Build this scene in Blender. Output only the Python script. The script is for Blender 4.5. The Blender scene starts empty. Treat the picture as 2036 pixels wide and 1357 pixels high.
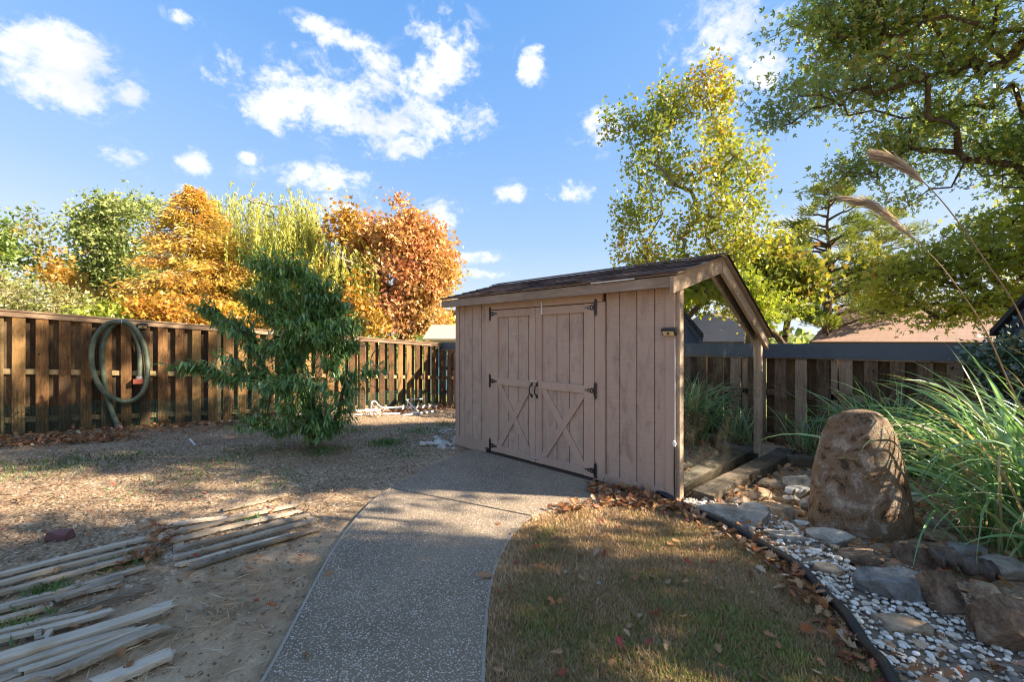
import bpy, math, random
import numpy as np
from mathutils import Vector, Matrix

random.seed(7)
RNG = np.random.default_rng(7)
sc = bpy.context.scene
COL = sc.collection
rad = math.radians

# ------------------------------------------------------------------ camera
# yard frame: shed front faces -y, right fence runs along x, left fence along y
YAW = rad(46.2)
FW = (-math.sin(YAW), math.cos(YAW))
RT = (math.cos(YAW), math.sin(YAW))
FPX = 905.0
EYE = 1.6
cam_d = bpy.data.cameras.new('camera')
cam_d.sensor_width = 36.0
cam_d.lens = 36.0 * FPX / 2036.0
cam_d.clip_start = 0.05
cam_d.clip_end = 3000
cam = bpy.data.objects.new('camera', cam_d)
cam.location = (0, 0, EYE)
cam.rotation_euler = (rad(90), 0, YAW)
COL.objects.link(cam)
sc.camera = cam

# ------------------------------------------------------------------ light, sky, exposure
SUN_EL = rad(31)
SUN_AZ = YAW - rad(9)                      # direction to the sun, measured from +x
sdir = Vector((math.cos(SUN_AZ) * math.cos(SUN_EL), math.sin(SUN_AZ) * math.cos(SUN_EL), math.sin(SUN_EL)))
sun_d = bpy.data.lights.new('sun', 'SUN')
sun_d.energy = 2.9
sun_d.angle = rad(0.55)
sun_d.color = (1.0, 0.84, 0.64)
sun = bpy.data.objects.new('sun', sun_d)
sun.rotation_euler = sdir.to_track_quat('Z', 'Y').to_euler()
sun.location = (20, 20, 20)
COL.objects.link(sun)
sc.view_settings.view_transform = 'Standard'
sc.view_settings.look = 'None'
sc.view_settings.exposure = 2.88
sc.view_settings.gamma = 1
sc.view_settings.use_curve_mapping = False
cy = sc.cycles
cy.max_bounces = 8
cy.diffuse_bounces = 4
cy.glossy_bounces = 4
cy.transmission_bounces = 4
cy.transparent_max_bounces = 8
cy.sample_clamp_indirect = 3.0
cy.use_denoising = True
cy.filter_width = 1.1

world = bpy.data.worlds.new('World')
sc.world = world
world.use_nodes = True
wt = world.node_tree
wt.nodes.clear()


class NT:
    """short-hand for building node trees"""
    def __init__(s, tree):
        s.t = tree

    def n(s, typ, **kw):
        nd = s.t.nodes.new(typ)
        ins = kw.pop('ins', {})
        for k, v in kw.items():
            setattr(nd, k, v)
        for k, v in ins.items():
            s.set(nd, k, v)
        return nd

    def set(s, nd, k, v):
        sock = nd.inputs[k]
        if isinstance(v, bpy.types.NodeSocket):
            s.t.links.new(v, sock)
        elif isinstance(v, bpy.types.Node):
            s.t.links.new(v.outputs[0], sock)
        else:
            sock.default_value = v

    def math(s, op, a, b=0.0, c=0.0, clamp=False):
        nd = s.n('ShaderNodeMath', operation=op, use_clamp=clamp)
        s.set(nd, 0, a); s.set(nd, 1, b); s.set(nd, 2, c)
        return nd.outputs[0]

    def smooth(s, v, a, b, lo=0.0, hi=1.0):
        nd = s.n('ShaderNodeMapRange', interpolation_type='SMOOTHSTEP')
        s.set(nd, 0, v); s.set(nd, 1, a); s.set(nd, 2, b); s.set(nd, 3, lo); s.set(nd, 4, hi)
        return nd.outputs[0]

    def mix(s, f, a, b, mode='MIX'):
        nd = s.n('ShaderNodeMix', data_type='RGBA', blend_type=mode)
        s.set(nd, 0, f); s.set(nd, 6, a); s.set(nd, 7, b)
        return nd.outputs[2]

    def ramp(s, f, stops, interp='LINEAR'):
        nd = s.n('ShaderNodeValToRGB')
        cr = nd.color_ramp
        cr.interpolation = interp
        while len(cr.elements) < len(stops):
            cr.elements.new(0.5)
        for e, (p, c) in zip(cr.elements, stops):
            e.position = p
            e.color = (c[0], c[1], c[2], 1)
        s.set(nd, 0, f)
        return nd.outputs[0]

    def noise(s, vec, scale, detail=4, rough=0.55, dist=0.0):
        nd = s.n('ShaderNodeTexNoise', ins={'Scale': scale, 'Detail': detail, 'Roughness': rough, 'Distortion': dist})
        if vec is not None:
            s.set(nd, 'Vector', vec)
        return nd.outputs[0]

    def scalevec(s, vec, v):
        nd = s.n('ShaderNodeVectorMath', operation='MULTIPLY')
        s.set(nd, 0, vec); s.set(nd, 1, v)
        return nd.outputs[0]


W = NT(wt)
SKYGAIN = 0.12
sky = W.n('ShaderNodeTexSky', sky_type='NISHITA', sun_disc=False, sun_elevation=SUN_EL,
          sun_rotation=math.pi / 2 - SUN_AZ, altitude=500.0, air_density=1.0, dust_density=0.15, ozone_density=2.2)
tc = W.n('ShaderNodeTexCoord')
dirv = tc.outputs['Generated']
dn = W.n('ShaderNodeVectorMath', operation='NORMALIZE'); W.set(dn, 0, dirv)
sep = W.n('ShaderNodeSeparateXYZ'); W.set(sep, 0, dn.outputs[0])
DX, DY, DZ = sep.outputs
# compass heading (radians, 0 towards the north-west corner of the yard) and elevation of the view ray
right_c = W.math('ADD', W.math('MULTIPLY', DX, RT[0]), W.math('MULTIPLY', DY, RT[1]))
fwd_c = W.math('ADD', W.math('MULTIPLY', DX, FW[0]), W.math('MULTIPLY', DY, FW[1]))
AZ = W.math('ARCTAN2', right_c, fwd_c)
EL = W.math('ARCSINE', DZ)
nz = W.n('ShaderNodeCombineXYZ'); W.set(nz, 0, W.math('MULTIPLY', AZ, 1.0)); W.set(nz, 1, W.math('MULTIPLY', EL, 1.35))
n1 = W.noise(nz.outputs[0], 11.0, 9, 0.66, 0.25)
n2 = W.noise(nz.outputs[0], 4.5, 3, 0.5)


def sky_angles(px, py):
    u = (px - 1018) / FPX
    v = (678.5 - py) / FPX
    return math.atan(u), math.atan(v / math.sqrt(1 + u * u))


clouds = [  # cloud banks: centre and half-size, measured as heading and elevation
    (60, 125, 165, 80, .1), (130, 105, 115, 60, .1), (160, 190, 60, 45, 0), (255, 185, 50, 32, 0), (255, 315, 52, 30, 0), (380, 322, 40, 28, 0),
    (495, 314, 26, 16, 0), (640, 195, 160, 80, .08), (720, 235, 130, 50, .1), (845, 170, 60, 100, .05), (750, 130, 70, 50, 0), (885, 120, 78, 100, 0), (880, 235, 95, 55, 0),
    (790, 292, 90, 32, 0), (560, 220, 80, 50, 0), (630, 352, 120, 34, 0), (1058, 128, 30, 46, 0), (1190, 252, 52, 50, 0), (1015, 385, 40, 24, 0),
    (1135, 380, 46, 26, 0), (880, 425, 42, 34, 0), (950, 512, 70, 14, -0.1), (680, 405, 90, 24, 0), (1440, 60, 120, 80, 0), (1500, 130, 90, 70, -0.1),
    (1560, 450, 100, 36, -0.15), (690, 80, 60, 30, 0), (380, 375, 40, 12, -0.2), (620, 50, 60, 24, -0.15),
    (365, 35, 40, 20, -0.3), (960, 545, 60, 12, -0.15)]
mask = None
for (px, py, rx, ry, off) in clouds:
    a0, e0 = sky_angles(px, py)
    a1, _ = sky_angles(px + rx, py)
    _, e1 = sky_angles(px, py - ry)
    sa, se = abs(a1 - a0), abs(e1 - e0)
    da = W.math('DIVIDE', W.math('SUBTRACT', AZ, a0), sa)
    de = W.math('DIVIDE', W.math('SUBTRACT', EL, e0), se)
    r2 = W.math('ADD', W.math('MULTIPLY', da, da), W.math('MULTIPLY', de, de))
    m = W.math('SUBTRACT', 0.98 + off, W.math('MULTIPLY', r2, 0.85))
    mask = m if mask is None else W.math('MAXIMUM', mask, m)
# scattered cloud over the unseen sky, cover thickened for whiter, brighter fill light
far = W.smooth(W.math('ABSOLUTE', AZ), 0.86, 1.05)
gen = W.math('MULTIPLY', W.math('SUBTRACT', n2, 0.43), 4.0)
gen = W.math('SUBTRACT', gen, W.math('MULTIPLY', W.math('SUBTRACT', 1.0, far), 3.0))
mask = W.math('MAXIMUM', W.math('MAXIMUM', mask, gen), -1.0)
n3 = W.noise(nz.outputs[0], 34.0, 6, 0.6, 0.2)
dens = W.math('ADD', mask, W.math('MULTIPLY', W.math('SUBTRACT', n1, 0.53), 4.6))
dens = W.math('ADD', dens, W.math('MULTIPLY', W.math('SUBTRACT', n3, 0.52), 1.7))
cov = W.smooth(dens, -0.05, 1.15)
thick = W.smooth(dens, 0.9, 3.0)
hfade = W.smooth(EL, 0.0, 0.6)
wisp = W.math('MULTIPLY', W.smooth(W.noise(nz.outputs[0], 16.0, 6, 0.6, 0.6), 0.52, 0.80), W.smooth(mask, -0.9, 0.2))
cov = W.math('MAXIMUM', cov, W.math('MULTIPLY', wisp, 0.6))
ccol = W.mix(thick, (1.3, 1.33, 1.4, 1), (3.2, 2.95, 2.7, 1))
grey = W.smooth(W.noise(nz.outputs[0], 6.0, 4, 0.5), 0.44, 0.64)
ccol = W.mix(W.math('MULTIPLY', grey, W.math('MULTIPLY', cov, 0.9)), ccol, (1.0, 1.05, 1.14, 1))
lum = W.n('ShaderNodeRGBToBW'); W.set(lum, 0, sky.outputs[0])
SKYK = 3.0
tone = W.math('DIVIDE', lum.outputs[0], W.math('ADD', lum.outputs[0], SKYK))   # keeps the brighter rim of the sky from washing out
skyc = W.ramp(tone, [(0.25, (0.10, 0.31, 0.76)), (0.36, (0.21, 0.43, 0.85)), (0.50, (0.36, 0.57, 0.90)), (0.66, (0.66, 0.79, 0.95)), (0.85, (0.90, 0.92, 0.95))])
skyc = W.mix(1.0, skyc, (1.43, 1.38, 1.33, 1), 'MULTIPLY')
col = W.mix(W.math('MULTIPLY', cov, 0.97), skyc, ccol)
bg = W.n('ShaderNodeBackground', ins={'Strength': SKYGAIN})
W.set(bg, 'Color', col)
wo = W.n('ShaderNodeOutputWorld'); W.set(wo, 'Surface', bg.outputs[0])


# ------------------------------------------------------------------ measuring helpers (sight lines of the surveyed photograph)
def ray(px, py):
    u = (px - 1018) / FPX
    return Vector((FW[0] + u * RT[0], FW[1] + u * RT[1], (678.5 - py) / FPX))


def Gp(px, py, z=0.0):
    d = ray(px, py); t = (z - EYE) / d.z
    return Vector((d.x * t, d.y * t, z))


def Cp(px, py, Z):
    d = ray(px, py)
    return Vector((d.x * Z, d.y * Z, EYE + d.z * Z))


def Xp(px, py, x):
    d = ray(px, py); t = x / d.x
    return Vector((x, d.y * t, EYE + d.z * t))


def Yp(px, py, y):
    d = ray(px, py); t = y / d.y
    return Vector((d.x * t, y, EYE + d.z * t))


def cam2w(X, Z, z):
    return Vector((X * RT[0] + Z * FW[0], X * RT[1] + Z * FW[1], z))


# ------------------------------------------------------------------ numeric noise
_H = RNG.random((64, 64, 64))


def vnoise(p, s=1.0):
    p = np.asarray(p, float) * s + 1000.0
    i = np.floor(p).astype(int); f = p - i; f = f * f * (3 - 2 * f)
    r = 0
    for dx in (0, 1):
        wx = f[..., 0] if dx else 1 - f[..., 0]
        for dy in (0, 1):
            wy = f[..., 1] if dy else 1 - f[..., 1]
            for dz in (0, 1):
                wz = f[..., 2] if dz else 1 - f[..., 2]
                r = r + wx * wy * wz * _H[(i[..., 0] + dx) & 63, (i[..., 1] + dy) & 63, (i[..., 2] + dz) & 63]
    return r * 2 - 1


def fbm(p, s, o=4):
    r = 0; a = 1; t = 0
    for _ in range(o):
        r = r + a * vnoise(p, s); t += a; a *= 0.5; s *= 2.03
    return r / t


def sstep(v, a, b):
    t = np.clip((np.asarray(v, float) - a) / (b - a), 0, 1)
    return t * t * (3 - 2 * t)


# ------------------------------------------------------------------ mesh helpers
def link(name, me, mat=None, parent=None, loc=None):
    if mat is not None and len(me.materials) == 0:
        for m in (mat if isinstance(mat, (list, tuple)) else [mat]):
            me.materials.append(m)
    o = bpy.data.objects.new(name, me)
    COL.objects.link(o)
    if parent is not None:
        o.parent = parent
    if loc is not None:
        o.location = loc
    return o


def empty(name, label, cat, loc=(0, 0, 0), group=None):
    o = bpy.data.objects.new(name, None)
    o.empty_display_size = 0.2
    o.location = loc
    COL.objects.link(o)
    o['label'] = label; o['category'] = cat
    if group:
        o['group'] = group
    return o


def tag(o, label, cat, group=None):
    o['label'] = label; o['category'] = cat
    if group:
        o['group'] = group
    return o


def pymesh(name, V, F, smooth=False, mi=None):
    me = bpy.data.meshes.new(name)
    me.from_pydata([tuple(v) for v in V], [], [tuple(f) for f in F])
    if mi is not None:
        me.polygons.foreach_set('material_index', mi)
    if smooth:
        me.polygons.foreach_set('use_smooth', [True] * len(me.polygons))
    me.update()
    return me


def npmesh(name, V, F, rnd=None, smooth=False):
    """V (n,3), F (m,k) equal-sized faces"""
    V = np.ascontiguousarray(V, np.float32); F = np.ascontiguousarray(F, np.int32)
    me = bpy.data.meshes.new(name)
    me.vertices.add(len(V)); me.vertices.foreach_set('co', V.ravel())
    k = F.shape[1]
    me.loops.add(F.size); me.loops.foreach_set('vertex_index', F.ravel())
    me.polygons.add(len(F))
    me.polygons.foreach_set('loop_start', np.arange(len(F), dtype=np.int32) * k)
    me.polygons.foreach_set('loop_total', np.full(len(F), k, np.int32))
    if smooth:
        me.polygons.foreach_set('use_smooth', np.ones(len(F), bool))
    if rnd is not None:
        at = me.attributes.new('rnd', 'FLOAT', 'POINT')
        at.data.foreach_set('value', np.ascontiguousarray(rnd, np.float32))
    me.update(calc_edges=True)
    return me


class MB:
    def __init__(s):
        s.V = []; s.F = []; s.M = []

    def add(s, V, F, m=0):
        b = len(s.V)
        s.V += [tuple(v) for v in V]
        s.F += [tuple(i + b for i in f) for f in F]
        s.M += [m] * len(F)
        return s

    def box(s, a, b, m=0):
        (x0, y0, z0), (x1, y1, z1) = a, b
        V = [(x0, y0, z0), (x1, y0, z0), (x1, y1, z0), (x0, y1, z0), (x0, y0, z1), (x1, y0, z1), (x1, y1, z1), (x0, y1, z1)]
        F = [(0, 3, 2, 1), (4, 5, 6, 7), (0, 1, 5, 4), (1, 2, 6, 5), (2, 3, 7, 6), (3, 0, 4, 7)]
        return s.add(V, F, m)

    def bar(s, p0, p1, w, h, c=0.12, up=(0, 0, 1), m=0):
        """chamfered rectangular bar from p0 to p1; w across, h along up"""
        p0 = Vector(p0); p1 = Vector(p1)
        d = (p1 - p0).normalized(); up = Vector(up)
        sd = d.cross(up).normalized(); u2 = sd.cross(d).normalized()
        c = min(w, h) * c
        prof = [(-w / 2 + c, -h / 2), (w / 2 - c, -h / 2), (w / 2, -h / 2 + c), (w / 2, h / 2 - c), (w / 2 - c, h / 2), (-w / 2 + c, h / 2), (-w / 2, h / 2 - c), (-w / 2, -h / 2 + c)]
        V = [p + sd * a + u2 * b for p in (p0, p1) for a, b in prof]
        F = [(i, (i + 1) % 8, 8 + (i + 1) % 8, 8 + i) for i in range(8)] + [tuple(range(7, -1, -1)), tuple(range(8, 16))]
        return s.add(V, F, m)

    def tube(s, P, r, k=8, m=0, caps=True):
        P = [Vector(p) for p in P]
        n = len(P)
        R = r if isinstance(r, (list, tuple)) else [r] * n
        V = []
        ref = Vector((0.13, 0.31, 0.94))
        for i in range(n):
            d = (P[min(i + 1, n - 1)] - P[max(i - 1, 0)]).normalized()
            a = d.cross(ref)
            if a.length < 1e-3:
                a = d.cross(Vector((1, 0, 0)))
            a.normalize(); b = d.cross(a).normalized()
            ref = b.cross(d) if False else ref
            for j in range(k):
                t = 2 * math.pi * j / k
                V.append(P[i] + (a * math.cos(t) + b * math.sin(t)) * R[i])
        F = [(i * k + j, i * k + (j + 1) % k, (i + 1) * k + (j + 1) % k, (i + 1) * k + j) for i in range(n - 1) for j in range(k)]
        if caps:
            F += [tuple(range(k - 1, -1, -1)), tuple(range((n - 1) * k, n * k))]
        return s.add(V, F, m)

    def me(s, name, smooth=False):
        return pymesh(name, s.V, s.F, smooth, s.M)

    def obj(s, name, mat, parent=None, smooth=False, loc=None):
        return link(name, s.me(name, smooth), mat, parent, loc)


def smooth_path(P, n=6):
    P = [Vector(p) for p in P]
    out = []
    for i in range(len(P) - 1):
        p0 = P[max(i - 1, 0)]; p1 = P[i]; p2 = P[i + 1]; p3 = P[min(i + 2, len(P) - 1)]
        for k in range(n):
            t = k / n
            out.append(0.5 * ((2 * p1) + (p2 - p0) * t + (2 * p0 - 5 * p1 + 4 * p2 - p3) * t * t + (3 * p1 - p0 - 3 * p2 + p3) * t ** 3))
    out.append(P[-1])
    return out


# ------------------------------------------------------------------ materials
def newmat(name):
    m = bpy.data.materials.new(name)
    m.use_nodes = True
    m.node_tree.nodes.clear()
    return m, NT(m.node_tree)


def finish(m, N, color, rough=0.7, bump=None, bstr=0.3, bdist=0.01, metallic=0.0, spec=0.3):
    p = N.n('ShaderNodeBsdfPrincipled')
    N.set(p, 'Base Color', color)
    N.set(p, 'Roughness', rough); N.set(p, 'Metallic', metallic)
    N.set(p, 'Specular IOR Level', spec)
    if bump is not None:
        b = N.n('ShaderNodeBump', ins={'Strength': bstr, 'Distance': bdist})
        N.set(b, 'Height', bump); N.set(p, 'Normal', b.outputs[0])
    o = N.n('ShaderNodeOutputMaterial'); N.set(o, 'Surface', p.outputs[0])
    return m


def wpos(N):
    return N.n('ShaderNodeNewGeometry').outputs['Position']


def c4(c, k=1.0):
    return (c[0] * k, c[1] * k, c[2] * k, 1)


def wood(name, stops, stretch=(18, 18, 1.2), stain=None, rough=0.8, fine=1.0, bstr=0.5, knots=False, objvar=0.35):
    """weathered timber: grain stretched along one axis, patches, tone varying board by board"""
    m, N = newmat(name)
    P = wpos(N)
    oi = N.n('ShaderNodeObjectInfo').outputs['Random']
    off = N.n('ShaderNodeVectorMath', operation='ADD'); N.set(off, 0, P)
    cx = N.n('ShaderNodeCombineXYZ'); N.set(cx, 0, N.math('MULTIPLY', oi, 17.0)); N.set(cx, 1, N.math('MULTIPLY', oi, 9.0)); N.set(cx, 2, N.math('MULTIPLY', oi, 31.0)); N.set(off, 1, cx.outputs[0])
    V = off.outputs[0]
    g = N.noise(N.scalevec(V, stretch), 3.0 * fine, 6, 0.65, 0.6)
    g2 = N.noise(N.scalevec(V, tuple(a * 4 for a in stretch)), 3.0 * fine, 3, 0.6)
    patch = N.noise(V, 2.2, 4, 0.6, 0.4)
    f = N.math('ADD', N.math('MULTIPLY', g, 0.55), N.math('MULTIPLY', patch, 0.5))
    f = N.math('ADD', f, N.math('MULTIPLY', N.math('SUBTRACT', oi, 0.5), objvar))
    f = N.math('ADD', f, N.math('MULTIPLY', N.math('SUBTRACT', g2, 0.5), 0.35))
    col = N.ramp(f, stops)
    if stain is not None:
        sm = N.smooth(N.noise(N.scalevec(V, (1, 1, 0.5)), 3.0, 5, 0.65, 0.8), stain[1], stain[2])
        col = N.mix(N.math('MULTIPLY', sm, stain[3]), col, c4(stain[0]))
    if knots:
        vo = N.n('ShaderNodeTexVoronoi', ins={'Scale': 4.0}); N.set(vo, 'Vector', N.scalevec(V, (1.3, 1.3, 0.9)))
        kn = N.smooth(vo.outputs['Distance'], 0.05, 0.10, 0.65, 0.0)
        col = N.mix(kn, col, c4(stops[0][1], 0.45))
    h = N.math('ADD', N.math('MULTIPLY', g, 0.6), N.math('MULTIPLY', g2, 0.4))
    return finish(m, N, col, rough, h, bstr, 0.006, spec=0.2)


M_fence_l = wood('fence_wood_amber', [(0.28, (0.045, 0.024, 0.012)), (0.45, (0.125, 0.062, 0.026)), (0.60, (0.23, 0.125, 0.045)), (0.78, (0.33, 0.195, 0.075))],
                 stain=((0.045, 0.034, 0.024), 0.47, 0.68, 0.85), knots=True)
M_fence_back = wood('fence_wood_dark', [(0.3, (0.04, 0.026, 0.015)), (0.5, (0.10, 0.062, 0.032)), (0.75, (0.20, 0.13, 0.065))], stain=((0.03, 0.026, 0.02), 0.5, 0.7, 0.7))
M_fence_r = wood('fence_wood_grey', [(0.28, (0.040, 0.024, 0.014)), (0.45, (0.125, 0.080, 0.048)), (0.62, (0.24, 0.165, 0.11)), (0.8, (0.36, 0.27, 0.19))],
                 stain=((0.02, 0.016, 0.013), 0.54, 0.74, 0.65), knots=True)
M_cap_wood = wood('fence_cap_wood', [(0.3, (0.09, 0.055, 0.035)), (0.5, (0.22, 0.14, 0.09)), (0.75, (0.36, 0.26, 0.17))], stretch=(18, 1.2, 18))
M_railwood = wood('fence_rail_wood', [(0.3, (0.12, 0.08, 0.04)), (0.5, (0.28, 0.19, 0.09)), (0.75, (0.42, 0.31, 0.16))], stretch=(18, 1.2, 18))
M_slat = wood('silvered_slat_wood', [(0.25, (0.07, 0.054, 0.038)), (0.40, (0.24, 0.195, 0.145)), (0.58, (0.41, 0.35, 0.27)), (0.80, (0.57, 0.50, 0.40))], stretch=(34, 1.4, 34), bstr=0.9,
              stain=((0.36, 0.25, 0.13), 0.5, 0.72, 0.55))
M_beam = wood('sleeper_wood', [(0.28, (0.035, 0.028, 0.02)), (0.45, (0.12, 0.095, 0.07)), (0.62, (0.24, 0.19, 0.145)), (0.8, (0.38, 0.32, 0.25))], stretch=(22, 1.3, 22), bstr=1.0)
M_barewood = wood('bare_trim_wood', [(0.25, (0.11, 0.08, 0.06)), (0.45, (0.22, 0.165, 0.125)), (0.62, (0.29, 0.225, 0.175)), (0.8, (0.37, 0.30, 0.24))], stretch=(1.2, 18, 18), bstr=0.35, objvar=0.15)
M_rakewood = wood('rake_wood', [(0.25, (0.10, 0.07, 0.05)), (0.45, (0.25, 0.18, 0.13)), (0.62, (0.38, 0.29, 0.21)), (0.8, (0.48, 0.39, 0.29))], stretch=(18, 2, 6), bstr=0.4, objvar=0.15)
M_darkwood = wood('dark_log_wood', [(0.3, (0.02, 0.016, 0.013)), (0.5, (0.06, 0.048, 0.038)), (0.75, (0.15, 0.12, 0.10))], stretch=(10, 10, 3), bstr=1.0)


def paint(name, base, var=0.10, saw=True, objvar=0.10):
    m, N = newmat(name)
    P = wpos(N)
    oi = N.n('ShaderNodeObjectInfo').outputs['Random']
    a = N.noise(P, 2.0, 5, 0.6)
    sawn = N.noise(N.scalevec(P, (1.5, 1.5, 60)), 1.6, 4, 0.7, 0.3)
    sp = N.noise(P, 60, 3, 0.6)
    k = N.math('ADD', 1.0 - var, N.math('MULTIPLY', a, var * 2))
    k = N.math('MULTIPLY', k, N.math('ADD', 1 - objvar / 2, N.math('MULTIPLY', oi, objvar)))
    if saw:
        k = N.math('MULTIPLY', k, N.math('ADD', 0.72, N.math('MULTIPLY', sawn, 0.56)))
    k = N.math('MULTIPLY', k, N.math('ADD', 0.92, N.math('MULTIPLY', sp, 0.16)))
    # worn patches near the foot of the wall where the boards show through
    z = N.n('ShaderNodeSeparateXYZ'); N.set(z, 0, P)
    wear = N.math('MULTIPLY', N.smooth(N.noise(N.scalevec(P, (5, 5, 1.6)), 2.0, 6, 0.7, 0.6), 0.46, 0.68), 0.75 if saw else 0.35)
    colr = N.mix(wear, c4(base), (base[0] * 0.66, base[1] * 0.64, base[2] * 0.70, 1))
    rub = N.math('MULTIPLY', N.smooth(N.noise(N.scalevec(P, (9, 9, 5)), 3.0, 6, 0.75, 0.8), 0.60, 0.74), 0.5)
    colr = N.mix(rub, colr, (min(base[0] * 1.25, 1), base[1] * 1.22, base[2] * 1.2, 1))
    kc = N.n('ShaderNodeCombineXYZ'); [N.set(kc, i, k) for i in range(3)]
    colr = N.mix(1.0, colr, kc.outputs[0], 'MULTIPLY')
    return finish(m, N, colr, 0.62, N.math('ADD', N.math('MULTIPLY', sawn, 0.7), N.math('MULTIPLY', sp, 0.3)), 0.55 if saw else 0.2, 0.005, spec=0.25)


M_paint = paint('taupe_paint', (0.395, 0.290, 0.228))
M_trim = paint('taupe_trim_paint', (0.39, 0.281, 0.219), saw=False)
M_groove = paint('taupe_groove_paint', (0.06, 0.043, 0.036), saw=False)


def simple(name, col, rough=0.5, metallic=0.0, nscale=30, nvar=0.2, bstr=0.1, spec=0.4):
    m, N = newmat(name)
    n = N.noise(wpos(N), nscale, 4, 0.6)
    cc = N.mix(n, c4(col, 1 - nvar), c4(col, 1 + nvar))
    return finish(m, N, cc, rough, n, bstr, 0.003, metallic, spec)


M_black = simple('black_iron', (0.012, 0.012, 0.013), 0.38, nvar=0.3)
M_silver = simple('galvanised_steel', (0.55, 0.55, 0.55), 0.35, 0.9)
M_white = simple('white_enamel', (0.68, 0.68, 0.67), 0.45, nvar=0.12)
M_plasticblk = simple('black_plastic', (0.02, 0.021, 0.023), 0.30, nvar=0.2)
M_solar = simple('solar_cell', (0.01, 0.012, 0.02), 0.12, nvar=0.2)
M_lens = simple('led_lens', (0.62, 0.52, 0.27), 0.25, nvar=0.2)
M_pipe = simple('drain_pipe_plastic', (0.014, 0.015, 0.017), 0.33, nvar=0.5)
M_flash = simple('blue_grey_metal_cap', (0.060, 0.080, 0.100), 0.55, 0.0, 8, 0.22)
M_net = simple('green_plastic_net', (0.012, 0.075, 0.055), 0.5)
M_redfit = simple('rusty_red_fitting', (0.22, 0.05, 0.03), 0.7, 0, 20, 0.35, 0.4)
M_gutter = simple('off_white_gutter_metal', (0.56, 0.55, 0.53), 0.5, nvar=0.15, nscale=6)
M_brickred = simple('maroon_brick', (0.10, 0.05, 0.055), 0.85, 0, 14, 0.4, 0.5)

# corrugated green hose
m, N = newmat('green_ribbed_hose')
n = N.noise(wpos(N), 5, 4, 0.6)
cc = N.ramp(n, [(0.3, (0.045, 0.060, 0.042)), (0.6, (0.10, 0.125, 0.088)), (0.8, (0.17, 0.19, 0.135))])
M_hose = finish(m, N, cc, 0.42, n, 0.1, 0.003)

# mirror sheet: old silvered panel, dusty
m, N = newmat('mirror_panel')
P = wpos(N)
dust = N.smooth(N.noise(P, 3.0, 5, 0.6, 0.6), 0.50, 0.80)
spk = N.smooth(N.noise(P, 45.0, 2, 0.5), 0.70, 0.76)
gl = N.n('ShaderNodeBsdfGlossy', ins={'Roughness': 0.012}); N.set(gl, 'Color', (0.86, 0.88, 0.84, 1))
df = N.n('ShaderNodeBsdfDiffuse', ins={'Color': (0.35, 0.33, 0.28, 1)})
mx = N.n('ShaderNodeMixShader')
N.set(mx, 0, N.math('ADD', 0.02, N.math('ADD', N.math('MULTIPLY', dust, 0.05), N.math('MULTIPLY', spk, 0.25)), clamp=True))
N.set(mx, 1, gl.outputs[0]); N.set(mx, 2, df.outputs[0])
o = N.n('ShaderNodeOutputMaterial'); N.set(o, 'Surface', mx.outputs[0])
M_mirror = m


def leafmat(name, stops, trans=0.35, nscale=0.6, nw=0.5, rough=0.6, gloss=0.035):
    m, N = newmat(name)
    at = N.n('ShaderNodeAttribute', attribute_name='rnd').outputs['Fac']
    n = N.noise(wpos(N), nscale, 3, 0.6)
    n = N.smooth(n, 0.28, 0.72)
    f = N.math('ADD', N.math('MULTIPLY', at, 1 - nw), N.math('MULTIPLY', n, nw))
    col = N.ramp(f, stops)
    d = N.n('ShaderNodeBsdfDiffuse'); N.set(d, 'Color', col)
    t = N.n('ShaderNodeBsdfTranslucent'); N.set(t, 'Color', N.mix(1.0, col, (1.25, 1.2, 0.8, 1), 'MULTIPLY'))
    s = N.n('ShaderNodeMixShader'); N.set(s, 0, trans); N.set(s, 1, d.outputs[0]); N.set(s, 2, t.outputs[0])
    g = N.n('ShaderNodeBsdfGlossy', ins={'Roughness': 0.42}); N.set(g, 'Color', (0.8, 0.8, 0.8, 1))
    s2 = N.n('ShaderNodeMixShader'); N.set(s2, 0, gloss); N.set(s2, 1, s.outputs[0]); N.set(s2, 2, g.outputs[0])
    o = N.n('ShaderNodeOutputMaterial'); N.set(o, 'Surface', s2.outputs[0])
    return m


def bark(name, a, b):
    m, N = newmat(name)
    n = N.noise(N.scalevec(wpos(N), (8, 8, 2.0)), 2.0, 6, 0.7, 0.5)
    return finish(m, N, N.ramp(n, [(0.3, a), (0.7, b)]), 0.9, n, 0.9, 0.02, spec=0.1)


M_bark = bark('bark_grey_brown', (0.045, 0.032, 0.024), (0.17, 0.13, 0.10))
M_barkpale = bark('bark_pale', (0.12, 0.10, 0.08), (0.34, 0.29, 0.24))
M_barkred = bark('bark_reddish', (0.06, 0.03, 0.02), (0.18, 0.10, 0.065))


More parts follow.
